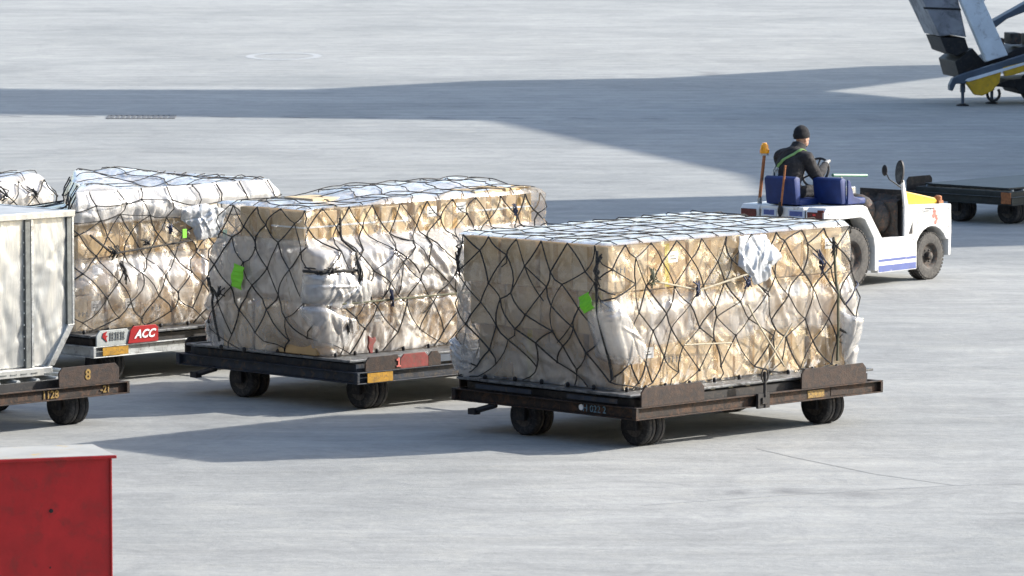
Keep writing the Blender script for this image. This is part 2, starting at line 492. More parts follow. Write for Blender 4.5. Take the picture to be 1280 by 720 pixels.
# ------------------------------------------------------------------ the setting
def build_setting():
    mb = MB()
    mb.add([(-700, -60, 0), (700, -60, 0), (700, 2500, 0), (-700, 2500, 0)], [(0, 1, 2, 3)])
    structure(mb.build('apron_ground', M['ground']))
    def strip(name, pts, wdt, mat, z=0.004):
        mb = MB()
        for (a, b) in zip(pts[:-1], pts[1:]):
            a = Vector((a[0], a[1], z)); b = Vector((b[0], b[1], z))
            n = (b - a).cross(Vector((0, 0, 1))).normalized() * wdt / 2
            mb.add([a - n, b - n, b + n, a + n], [(0, 1, 2, 3)])
        structure(mb.build(name, mat))
    # sealed joints between the slabs
    strip('pavement_joint', [(2.42, 53.6), (2.75, 52.9), (3.45, 51.6), (4.14, 50.75)], 0.014, M['joint2'])
    strip('pavement_joint', [(1.15, 49.3), (2.6, 50.05), (4.14, 50.75), (5.0, 50.9)], 0.011, M['joint2'])
    # the row of short dark marks along the far shade
    for k in range(13):
        x = -10.2 + 1.42 * k
        strip('pavement_mark', [(x, 108.8 - 0.10 * k), (x + 0.45, 108.45 - 0.10 * k)], 0.22, M['joint'], 0.005)
    # worn white ring on the far apron
    mb = MB()
    n = 40
    cx, cy = -5.55, 132.9
    for k in range(n):
        a0, a1 = 2 * math.pi * k / n, 2 * math.pi * (k + 1) / n
        q = [(cx + r_ * math.cos(a), cy + 2.0 * r_ * math.sin(a), 0.004) for (r_, a) in ((0.72, a0), (0.93, a0), (0.93, a1), (0.72, a1))]
        mb.add(q, [(0, 1, 2, 3)])
    structure(mb.build('apron_marking', M['worn_white']))
    # drain grate
    t = thing('drain_grate', 'flat dark drain grate set in the pale concrete at far left', 'drain', (-7.35, 108.2, 0), R(2))
    mb = MB()
    for k in range(2):
        mb.box(-0.68, 0.68, -0.55 + k * 1.04, -0.49 + k * 1.04, 0.0, 0.012)
        mb.box(-0.68 + k * 1.30, -0.62 + k * 1.30, -0.49, 0.49, 0.0, 0.011)
    mb.build('grate_frame', M['joint_d'], t)
    for k in range(12):
        mb = MB(); mb.box(-0.60 + k * 0.105, -0.535 + k * 0.105, -0.485, 0.485, 0.001, 0.010)
        mb.build('grate_bar', M['joint_d'], t)
    # unseen block added past the right-hand edge, outlined to shade the far apron
    prof = [(85.0, -0.2), (85.0, 13.2), (95.1, 13.2), (95.1, 9.4), (99.5, 9.5), (116.3, 11.8), (121.9, 17.3), (124.5, 19.8), (133.3, 19.8), (131.0, 17.6),
            (128.6, 13.9), (131.1, 11.9), (130.8, 9.8), (134.5, 7.1), (134.5, -0.2), (130.6, -0.2), (130.6, 7.2), (125.0, 9.0), (121.0, 8.0), (121.0, -0.2)]
    t = thing('shade_block', 'unseen pale block added beyond the right edge, outline shaped to cast the far shade', 'light_blocker', (22.0, 83.1, 0))
    mb = MB(); mb.prism([(y - 85.0, z) for (y, z) in prof], 0.0, 2.0, 'x')
    me = mb.mesh('shade_wall', M['bld'])
    b = bmesh.new(); b.from_mesh(me); bmesh.ops.triangulate(b, faces=[f for f in b.faces if len(f.verts) > 4]); bmesh.ops.recalc_face_normals(b, faces=b.faces); b.to_mesh(me); b.free()
    link('shade_wall', me, t)
    for k in range(6):
        mb = MB(); mb.box(-0.03, -0.004, 2.0 + 5.2 * k, 5.8 + 5.2 * k, 2.0, 4.2)
        mb.build('added_window', M['mirror'], t)
    # dark terminal front added unseen behind the camera to hold back sky light
    t = thing('shade_block', 'long dark glass terminal front added unseen behind the viewpoint to block sky light', 'light_blocker', (0, -4.0, 0))
    mb = MB(); mb.box(-110, 110, -14, 0, -0.2, 24); mb.build('shade_wall', M['dark'], t)
    for k in range(22):
        mb = MB(); mb.box(-109 + 10 * k, -101 + 10 * k, 0.004, 0.05, 9.5, 15.5); mb.build('added_window', M['glass_dark'], t)
        mb = MB(); mb.box(-109 + 10 * k, -101 + 10 * k, 0.004, 0.05, 17.0, 22.5); mb.build('added_window', M['glass_dark'], t)
    t = thing('shade_block', 'long dark glass wing added unseen beyond the left edge to darken left-hand faces', 'light_blocker', (-30.0, -4.0, 0))  # dark wing added out of view to darken the left-hand sides of the loads
    mb = MB(); mb.box(-14, 0, 0.01, 96, -0.2, 24); mb.build('shade_wall', M['dark'], t)
    for k in range(9):
        mb = MB(); mb.box(0.004, 0.05, 1 + 10.4 * k, 9.8 + 10.4 * k, 4.5, 13.0); mb.build('added_window', M['glass_dark'], t)
        mb = MB(); mb.box(0.004, 0.05, 1 + 10.4 * k, 9.8 + 10.4 * k, 14.5, 22.5); mb.build('added_window', M['glass_dark'], t)
build_setting()

# ------------------------------------------------------------------ pallet dollies
ANG = R(44.7)
EU = Vector((math.cos(ANG), math.sin(ANG), 0)); EV = Vector((-math.sin(ANG), math.cos(ANG), 0))

def tyre_prof(r, wd, ri):
    h = wd / 2
    return [(-h * 0.9, ri), (-h, ri + (r - ri) * 0.35), (-h * 0.94, r * 0.93), (-h * 0.74, r * 0.985), (-h * 0.5, r), (-h * 0.18, r), (-h * 0.12, r * 0.965), (h * 0.12, r * 0.965), (h * 0.18, r),
            (h * 0.5, r), (h * 0.74, r * 0.985), (h * 0.94, r * 0.93), (h, ri + (r - ri) * 0.35), (h * 0.9, ri)]

def dolly_wheel(root, u, v, twin=True, r=0.2, mt='tyre'):
    wh = MB()
    wh.lathe([(-0.16, 0.03), (0.16, 0.03)], (0, 0, 0), (1, 0, 0), 10)           # axle stub
    wh.box(-0.19, -0.15, -0.08, 0.08, -0.04, 0.12); wh.box(0.15, 0.19, -0.08, 0.08, -0.04, 0.12); wh.box(-0.19, 0.19, -0.09, 0.09, 0.105, 0.13)
    wo = wh.build('wheel', M['dark'], root)
    wo.location = (u, v, r)
    for s in ((-1, 1) if twin else (0,)):
        wd = 0.125 if twin else 0.16
        mb = MB(); mb.lathe(tyre_prof(r, wd, r * 0.55), (s * 0.068, 0, 0), (1, 0, 0), 28, 0, False)
        mb.build('tyre', M[mt], wo, smooth=True)
        mb = MB(); mb.lathe([(-wd * 0.35, 0.02), (-wd * 0.4, r * 0.3), (-wd * 0.46, r * 0.56), (wd * 0.46, r * 0.56), (wd * 0.4, r * 0.3), (wd * 0.35, 0.02)], (s * 0.068, 0, 0), (1, 0, 0), 20)
        mb.build('rim', M['rim'], wo, smooth=True)

def channel(mb, a, b, v, face, z0, z1, d=0.055, axis='u'):
    """C-channel along u (or v) with its open side facing `face` (-1 or +1)"""
    t = 0.011
    v1 = v - face * d
    lo, hi = min(v, v1), max(v, v1)
    w0, w1 = (v1, v1 + face * t) if face > 0 else (v1 - t, v1)
    if axis == 'u':
        mb.box(a, b, lo, hi, z0, z0 + t); mb.box(a, b, lo, hi, z1 - t, z1); mb.box(a, b, min(w0, w1), max(w0, w1), z0 + t, z1 - t)
    else:
        mb.box(lo, hi, a, b, z0, z0 + t); mb.box(lo, hi, a, b, z1 - t, z1); mb.box(min(w0, w1), max(w0, w1), a, b, z0 + t, z1 - t)

def make_dolly(name, label, origin, ang, L, W, frame, deck, stops, group='pallet dollies on the apron', stop_mat='rust2', pin=True, side_posts=False):
    """u runs along the long side (to the right and away), v along the short side (to the left and away); the origin is the near corner"""
    t = thing('pallet_dolly', label, 'dolly', (origin[0], origin[1], 0), ang, group)
    z0, z1 = 0.305, 0.43
    for (v, fc) in ((0.0, -1), (W, 1)):
        mb = MB(); channel(mb, 0.0, L, v, fc, z0, z1)
        for u in (0.0, L):
            s = 0.035 if u == 0 else -0.035
            mb.box(min(u, u + s), max(u, u + s), min(v, v - fc * 0.05), max(v, v - fc * 0.05), z0 + 0.013, z1 - 0.013)
        mb.build('side_rail', frame, t, bevel=0.003)
    for (u, fc) in ((0.004, -1), (L - 0.004, 1)):
        mb = MB(); channel(mb, 0.057, W - 0.057, u, fc, z0 + 0.002, z1 - 0.002, 0.055, 'v')
        mb.build('end_rail', frame, t, bevel=0.003)
    for k in range(4):
        u = L * (0.14 + 0.24 * k)
        mb = MB(); mb.box(u - 0.04, u + 0.04, 0.07, W - 0.07, 0.31, 0.41)
        mb.build('cross_member', M['dark'], t)
    # deck: inner frame set back from the rails, rollers on top
    mb = MB()
    for v in (0.16, W - 0.16):
        mb.box(0.1, L - 0.1, v - 0.03, v + 0.03, 0.40, 0.50)
    for u in (0.13, L - 0.13):
        mb.box(u - 0.03, u + 0.03, 0.192, W - 0.192, 0.40, 0.498)
    mb.build('deck_frame', deck, t)
    nr = 13
    rm = None
    for k in range(nr):
        if rm is None:
            mb = MB(); mb.lathe([(0.2, 0.02), (0.2, 0.03), (W - 0.2, 0.03), (W - 0.2, 0.02)], (0, 0, 0), (0, 1, 0), 10)
            rm = mb.mesh('roller', M['galv'])
        o = link('roller', rm, t); o.location = (0.28 + (L - 0.56) * k / (nr - 1), 0, 0.492)
    for (ua, ub, v, h, mt) in stops:
        mb = MB()
        c = 0.05
        mb.prism([(ua, 0.432), (ub, 0.432), (ub, 0.432 + h - c), (ub - c, 0.432 + h), (ua + c, 0.432 + h), (ua, 0.432 + h - c)], v + 0.004, v + 0.022, 'y')
        mb.build('stop_plate', M[mt], t, bevel=0.003)
    for (u, v) in ((0.47, 0.36), (L - 0.53, 0.36), (0.30, W - 0.86), (L - 0.4, W - 0.86)):
        dolly_wheel(t, u, v, True)
        mb = MB(); mb.box(u - 0.11, u + 0.11, v - 0.13, v + 0.13, 0.331, 0.396); mb.build('wheel_bracket', M['dark'], t)
    if pin:
        u = L * 0.5
        mb = MB()
        mb.box(u - 0.05, u + 0.05, -0.05, 0.05, 0.335, 0.40)
        mb.tube([(u, -0.03, 0.30), (u, -0.03, 0.66)], 0.016, 8)
        mb.tube([(u + 0.05 * math.cos(a), -0.03, 0.62 + 0.07 * math.sin(a)) for a in np.linspace(0, 2 * math.pi, 15)], 0.009, 6)
        mb.box(u - 0.10, u + 0.07, -0.035, -0.002, 0.29, 0.44)
        mb.build('coupling_pin', M['dark'], t)
    # tow bar on the far long side
    u = L * 0.5
    mb = MB(); mb.tube([(u - 0.3, W + 0.002, 0.36), (u, W + 0.75, 0.36), (u, W + 1.25, 0.37)], 0.026, 8); mb.tube([(u + 0.3, W + 0.002, 0.36), (u, W + 0.75, 0.36)], 0.026, 8)
    mb.tube([(u + 0.06 * math.cos(a), W + 1.31 + 0.06 * math.sin(a), 0.37) for a in np.linspace(0, 2 * math.pi, 13)], 0.016, 6)
    mb.build('tow_bar', M['dark'], t)
    # foot brake bracket behind the left wheel
    mb = MB(); mb.tube([(0.05, W - 0.6, 0.30), (-0.02, W - 0.42, 0.24), (-0.02, W - 0.34, 0.22)], 0.03, 8); mb.box(-0.06, 0.02, W - 0.40, W - 0.30, 0.19, 0.25)
    mb.build('brake_pedal', M['dark'], t)
    return t

D1 = (1.22, 53.35); D2 = (-1.61, 56.6); D3 = (-4.56, 59.24); D4 = (-6.53, 53.27); D5 = (7.44, 81.08); D6 = (-7.55, 62.3)
L1, W1 = 3.66, 2.61
d1 = make_dolly('pallet_dolly', 'rusty brown dolly under the front cargo load', D1, ANG, L1, W1, M['rust'], M['dark'],
                [(0.08, 0.98, 0.0, 0.19, 'rust2'), (2.42, 3.40, 0.0, 0.20, 'rust2'), (0.1, 1.0, W1 - 0.03, 0.15, 'rust2')])
text_mesh('number', 'H 022 2', 0.10, M['print_blue'], d1, (-0.004 + 0.0, 0.62, 0.368), ROT_L, 0, 0.002).location.x = 0.045
mb = MB(); mb.lathe([(0, 0.001), (0, 0.032), (0.006, 0.03), (0.006, 0.001)], (0.043, 0.80, 0.375), (-1, 0, 0), 14); mb.build('reflector', M['print_white'], d1)
mb = MB()
mb.box(-0.012, -0.001, 0.25, 0.95, 0.455, 0.50); mb.build('deck_edge', M['blue_steel'], d1)
mb = MB(); mb.box(-0.012, -0.001, 1.45, 2.25, 0.455, 0.50); mb.build('deck_edge', M['blue_steel'], d1)
mb = MB(); mb.box(2.55, 2.80, -0.002 + 0.041, 0.043, 0.325, 0.40); mb.build('paint_patch', M['worn_yellow'], d1)
mb = MB(); mb.box(2.9, 3.15, 0.0395, 0.0425, 0.325, 0.41); mb.build('paint_patch', M['rust2'], d1)

d2 = make_dolly('pallet_dolly', 'dark blue dolly with red and rusty stop plates under the middle cargo load', D2, ANG - R(0.6), L1, 2.9, M['blue_steel'], M['blue_steel'],
                [(0.12, 0.62, 0.0, 0.15, 'rust2'), (0.622, 1.02, 0.001, 0.15, 'worn_red'), (1.022, 1.2, 0.0, 0.15, 'rust2'), (2.7, 3.4, 0.0, 0.16, 'rust2'), (0.1, 0.8, 2.85, 0.16, 'dark')])
mb = MB(); mb.box(0.14, 0.50, -0.005, -0.001, 0.315, 0.415); mb.build('reflector', M['amber_plate'], d2)
mb = MB(); mb.box(0.575, 0.598, -0.006, 0.0, 0.47, 0.55); mb.box(0.555, 0.575, -0.006, 0.0, 0.52, 0.54); mb.box(0.555, 0.615, -0.006, 0.0, 0.455, 0.47); mb.build('number', M['faded_red'], d2)
mb = MB()
mb.box(1.25, 3.5, 0.075, 0.11, 0.455, 0.525)
mb.build('roller_channel', M['steel_b'], d2)
for k in range(7):
    mb = MB(); mb.lathe([(0, 0.001), (0, 0.028), (0.008, 0.026), (0.008, 0.001)], (1.45 + 0.33 * k, 0.074, 0.49), (0, -1, 0), 10); mb.build('bolt', M['dark'], d2)

d3 = make_dolly('pallet_dolly', 'galvanised grey dolly with red lettered sign under the third cargo load', D3, ANG + R(0.5), L1, W1, M['galv'], M['dark'],
                [(0.05, 0.54, 0.0, 0.17, 'sign_grey'), (2.6, 3.4, 0.0, 0.17, 'sign_grey')])
mb = MB(); mb.prism([(0.49, 0.436), (0.93, 0.436), (0.93, 0.59), (0.89, 0.622), (0.57, 0.622), (0.53, 0.58)], -0.012, 0.001, 'y'); o = mb.build('sign_plate', M['sign_red'], d3, bevel=0.003)
text_mesh('lettering', 'ACC', 0.125, M['print_white'], o, (0.725, -0.016, 0.527), ROT_R, 0.35, 0.002, 0.004, 1.1)
mb = MB()
for k in range(3):                                  # small characters, too worn to read
    u = 0.235 + 0.078 * k
    mb.box(u, u + 0.06, -0.003, 0.003, 0.555, 0.567); mb.box(u, u + 0.06, -0.003, 0.003, 0.49, 0.502)
    mb.box(u + 0.006, u + 0.018, -0.0035, 0.003, 0.485, 0.575); mb.box(u + 0.04, u + 0.052, -0.0035, 0.003, 0.485, 0.575); mb.box(u + 0.004, u + 0.056, -0.003, 0.003, 0.522, 0.534)
mb.build('characters', M['print_grey'], d3)
mb = MB(); mb.prism([(0.125, 0.53), (0.195, 0.475), (0.18, 0.52), (0.205, 0.54), (0.17, 0.55), (0.195, 0.59), (0.14, 0.575)], -0.004, 0.003, 'y'); mb.build('emblem', M['sign_red'], d3)
mb = MB(); mb.box(0.13, 0.50, -0.006, -0.001, 0.325, 0.415); mb.build('reflector', M['amber_plate'], d3)
mb = MB(); mb.box(1.0, 3.4, -0.001, 0.002, 0.31, 0.36); mb.build('lower_lip', M['galv'], d3)

d4 = make_dolly('pallet_dolly', 'rusty dolly with yellow stencilled numbers under the silver container', D4, ANG, L1, W1, M['rust'], M['dark'],
                [(2.72, 3.52, 0.0, 0.20, 'rust2'), (0.3, 1.2, 0.0, 0.19, 'rust2')])
text_mesh('number', '1128', 0.11, M['worn_yellow'], d4, (2.63, 0.036, 0.362), ROT_R, 0, 0.002, 0.003)
text_mesh('number', '-21', 0.10, M['worn_yellow'], d4, (3.36, 0.036, 0.366), ROT_R, 0, 0.002, 0.003)
text_mesh('number', '8', 0.15, M['worn_yellow'], d4, (3.10, 0.0, 0.535), ROT_R, 0, 0.002, 0.004)
d5 = make_dolly('pallet_dolly', 'empty dark dolly standing in the shade beyond the tow tractor', D5, ANG + R(2), L1, 2.05, M['greendark'], M['greendark'],
                [(0.02, 0.62, 2.02, 0.21, 'dark')])
mb = MB(); mb.box(-0.012, -0.001, 0.02, 0.20, 0.33, 0.50); mb.build('reflector', M['pole'], d5)
mb = MB(); mb.box(0.2, 3.4, 0.22, 2.05 - 0.22, 0.526, 0.55); mb.build('deck_sheet', M['greendark'], d5)
d6 = make_dolly('pallet_dolly', 'galvanised grey dolly under the far white load behind the container', D6, ANG, L1, W1, M['galv'], M['dark'], [(0.1, 0.9, 0.0, 0.17, 'sign_grey')])

# ------------------------------------------------------------------ wrapped loads
class Load:
    def __init__(s, origin, ang, rect, z0, z1, rad, shape, ztop, seed, p=0.37, rowh=0.22, amp=1.0, lip=0.10):
        s.o = Vector((origin[0], origin[1], 0)); s.ang = ang
        s.eu = Vector((math.cos(ang), math.sin(ang), 0)); s.ev = Vector((-math.sin(ang), math.cos(ang), 0))
        s.u0, s.u1, s.v0, s.v1 = rect
        s.z0, s.z1, s.rad = z0, z1, rad
        s.shape, s.ztop, s.seed, s.p, s.rowh, s.amp = shape, ztop, seed, p, rowh, amp
        s.lip = lip
        s.vn = VN(seed); s.vn2 = VN(seed + 100)
        r = rad; a = s.u1 - s.u0 - 2 * r; b = s.v1 - s.v0 - 2 * r; q = math.pi * r / 2
        s.seg = [a, q, b, q, a, q, b, q]                      # far side, corner, left side, near corner, right side, corner, end side, corner
        s.cum = np.concatenate([[0], np.cumsum(s.seg)])
        s.P = s.cum[-1]
        s.sL = s.cum[2]; s.sN = s.cum[3]; s.sR = s.cum[4]; s.sE = s.cum[5]
    def base(s, S):
        """point and outward direction on the rounded rectangle; S in metres from the far corner"""
        S = np.mod(S, s.P); r = s.rad
        U = np.zeros_like(S); V = np.zeros_like(S); NU = np.zeros_like(S); NV = np.zeros_like(S)
        for k in range(8):
            m = (S >= s.cum[k]) & (S <= s.cum[k + 1] + 1e-9)
            t = S[m] - s.cum[k]
            if k == 0: U[m] = s.u1 - r - t; V[m] = s.v1; NU[m] = 0; NV[m] = 1
            elif k == 2: U[m] = s.u0; V[m] = s.v1 - r - t; NU[m] = -1; NV[m] = 0
            elif k == 4: U[m] = s.u0 + r + t; V[m] = s.v0; NU[m] = 0; NV[m] = -1
            elif k == 6: U[m] = s.u1; V[m] = s.v0 + r + t; NU[m] = 1; NV[m] = 0
            else:
                c = {1: (s.u0 + r, s.v1 - r, 90), 3: (s.u0 + r, s.v0 + r, 180), 5: (s.u1 - r, s.v0 + r, 270), 7: (s.u1 - r, s.v1 - r, 0)}[k]
                a = R(c[2]) + t / r
                NU[m] = np.cos(a); NV[m] = np.sin(a); U[m] = c[0] + r * NU[m]; V[m] = c[1] + r * NV[m]
        return U, V, NU, NV
    def face(s, S):
        """which side: weights for left and right sides"""
        S = np.mod(S, s.P)
        left = (S > s.cum[1]) & (S < (s.sN + s.sR) / 2)
        right = (S >= (s.sN + s.sR) / 2) & (S < (s.cum[5] + s.cum[6]) / 2)
        return left, right
    def surf(s, S, Z, extra=0.0):
        S = np.asarray(S, float); Z = np.asarray(Z, float)
        U, V, NU, NV = s.base(S)
        du, dv, dn = s.shape(s, S, Z, U, V)
        D = dn + extra
        U = U + NU * D + du; V = V + NV * D + dv
        return U, V, Z
    def top(s, U, V, extra=0.0):
        return s.ztop(U, V) + extra
    def pt(s, S, Z, extra=0.0):
        u, v, z = s.surf(np.array([S]), np.array([Z]), extra)
        return Vector((float(u[0]), float(v[0]), float(z[0])))
    def world(s, p):
        return s.o + s.eu * p[0] + s.ev * p[1] + Vector((0, 0, p[2]))
    def place(s, o, p=(0, 0, 0), rz=0.0):
        o.location = s.world(p); o.rotation_euler = (0, 0, s.ang + rz)
        return o

def cords_for(L, rect_above=None, jit=0.05, seed=1):
    """net on the sides: list of ((S,Z),(S,Z)) cords, plus nodes; diamonds, or a square mesh above rect_above"""
    rs = np.random.RandomState(seed)
    n = int(round(L.P / L.p)); p = L.P / n
    rows = []
    z = L.z1
    sq = rect_above is not None
    zs = []
    while z > L.z0 + 0.05:
        zs.append(z)
        z -= (L.rowh * (0.75 if (sq and z > rect_above) else 1.0))
    edges, nodes = [], []
    grid = []
    for j, zz in enumerate(zs):
        dia = not (sq and zz > rect_above - 0.01)
        off = 0.5 * (j % 2) if dia else 0.0
        jj = jit if j > 0 else jit * 0.3
        # the rows of the net are not level: they dip and rise together
        row = [((i + off) * p + rs.normal(0, jj), zz + rs.normal(0, jj * 0.7) * (j > 0) + 0.05 * math.sin(i * 0.9 + seed + j * 0.7) * (j > 0)) for i in range(n)]
        grid.append((dia, off, row))
    for j in range(len(grid) - 1):
        dia, off, row = grid[j]; d2_, off2, row2 = grid[j + 1]
        for i in range(n):
            a = row[i]
            if not d2_:
                ks = [i]
            elif off == off2:
                ks = [i]
            else:
                ks = [i, i - 1] if off == 0 else [i, i + 1]
            for k in ks:
                b = row2[k % n]
                sb = b[0]
                if sb - a[0] > L.P / 2: sb -= L.P
                if a[0] - sb > L.P / 2: sb += L.P
                edges.append((a, (sb, b[1])))
            if sq and not dia and j > 0:
                b = row[(i + 1) % n]
                edges.append((a, (b[0] + (L.P if i == n - 1 else 0), b[1])))
    last = grid[-1]
    for i in range(0, n):
        a = last[2][i]
        k = round(a[0] / (2 * p)) * 2 * p + (p if i % 2 else -p) * 0.25
        edges.append((a, (k, L.z0 + 0.01)))
    for (_, _, row) in grid:
        nodes += row
    # a few slack loops and doubled cords
    for _ in range(10):
        a = grid[rs.randint(1, len(grid) - 1)][2][rs.randint(n)]
        edges.append((a, (a[0] + rs.uniform(-0.5, 0.5), max(L.z0 + 0.05, a[1] - rs.uniform(0.1, 0.4)))))
    return edges, nodes, [g[2] for g in grid], p, n

def seg_dist(S, Z, segs):
    d = np.full(S.shape, 9.0)
    for (a, b) in segs:
        m = (np.abs(S - (a[0] + b[0]) / 2) < 0.5) & (np.abs(Z - (a[1] + b[1]) / 2) < 0.5)
        if not m.any(): continue
        px, py = S[m] - a[0], Z[m] - a[1]
        vx, vy = b[0] - a[0], b[1] - a[1]
        t = np.clip((px * vx + py * vy) / (vx * vx + vy * vy + 1e-9), 0, 1)
        d[m] = np.minimum(d[m], np.hypot(px - t * vx, py - t * vy))
    return d

def grid_mesh(name, X, Y, Z, milk, mat, wrap=False):
    nr, nc = X.shape
    vs = np.stack([X.ravel(), Y.ravel(), Z.ravel()], 1)
    cols = nc if wrap else nc - 1
    i, j = np.meshgrid(np.arange(nr - 1), np.arange(cols), indexing='ij')
    j2 = (j + 1) % nc
    fs = np.stack([i * nc + j, i * nc + j2, (i + 1) * nc + j2, (i + 1) * nc + j], -1).reshape(-1, 4)
    me = bpy.data.meshes.new(name)
    me.from_pydata(vs.tolist(), [], fs.tolist())
    at = me.attributes.new('milk', 'FLOAT', 'POINT')
    at.data.foreach_set('value', milk.ravel().astype(np.float32))
    me.polygons.foreach_set('use_smooth', np.ones(len(me.polygons), bool))
    me.materials.append(mat)
    me.update()
    return me

def build_wrap(L, label, edges, milk_fn, crumple=1.0, top_milk=0.95, ds=0.024, mat='film', ncrease=240, cat='plastic wrap'):
    t = thing('plastic_wrap', label, cat, L.world((0, 0, 0)), L.ang, 'plastic wraps round the cargo loads')
    ns = int(L.P / ds); nz = int((L.z1 - L.z0) / ds) + 1
    S, Z = np.meshgrid(np.arange(ns) * L.P / ns, np.linspace(L.z1, L.z0, nz))
    d = seg_dist(S, Z, edges)
    h = crumple * (0.036 * (L.vn.folds(S * 1.9, Z * 1.5, 3) - 0.6) + 0.010 * (L.vn2.folds(S * 5, Z * 3.0, 2) - 0.5))
    h += crumple * creases(S, Z, int(ncrease * 1.5), L.seed, (0, L.P, L.z0, L.z1), (0.005, 0.022), 0.15, 0.75, (0.014, 0.05))
    h += 0.016 * L.amp * (1 - np.exp(-(d / 0.055) ** 2)) - 0.012
    edge = np.clip((L.z1 - Z) / L.lip, 0, 1)
    h = h * (0.25 + 0.75 * edge)
    U, V, Zz = L.surf(S, Z, h + 0.012)
    Zz = Zz - 0.02 * (1 - edge) * 0 
    link('film_side', grid_mesh('film_side', U, V, Zz, milk_fn(L, S, Z), M[mat], True), t)
    # the top sheet: rings running in from the edge of the side film
    U0, V0, _ = L.surf(S[0], Z[0], h[0] + 0.012)
    cu, cv = (U0.min() + U0.max()) / 2, (V0.min() + V0.max()) / 2
    nk = int(min(L.u1 - L.u0, L.v1 - L.v0) / 2 / 0.025)
    k = np.linspace(0, 1, nk + 1)[:, None]
    # shrink each side towards the centre line so the rings stay rectangular
    U2 = U0[None, :] + (cu - U0[None, :]) * k; V2 = V0[None, :] + (cv - V0[None, :]) * k
    e = np.clip(k * min(L.u1 - L.u0, L.v1 - L.v0) / 2 / L.lip, 0, 1)
    zt = L.ztop(U2, V2)
    hh = crumple * (0.045 * (L.vn.folds(U2 * 2.1 + 3, V2 * 2.6, 3) - 0.55)) + 0.5 * crumple * creases(U2, V2, 80, L.seed + 5, (L.u0, L.u1, L.v0, L.v1))
    Zt = L.z1 + (zt - L.z1 + hh) * (1 - (1 - e) ** 2)
    mk = np.full(U2.shape, top_milk) * (0.25 + 0.75 * e) + 0.0 * U2
    link('film_top', grid_mesh('film_top', U2, V2, Zt, mk, M['film_top'], True), t)
    return t

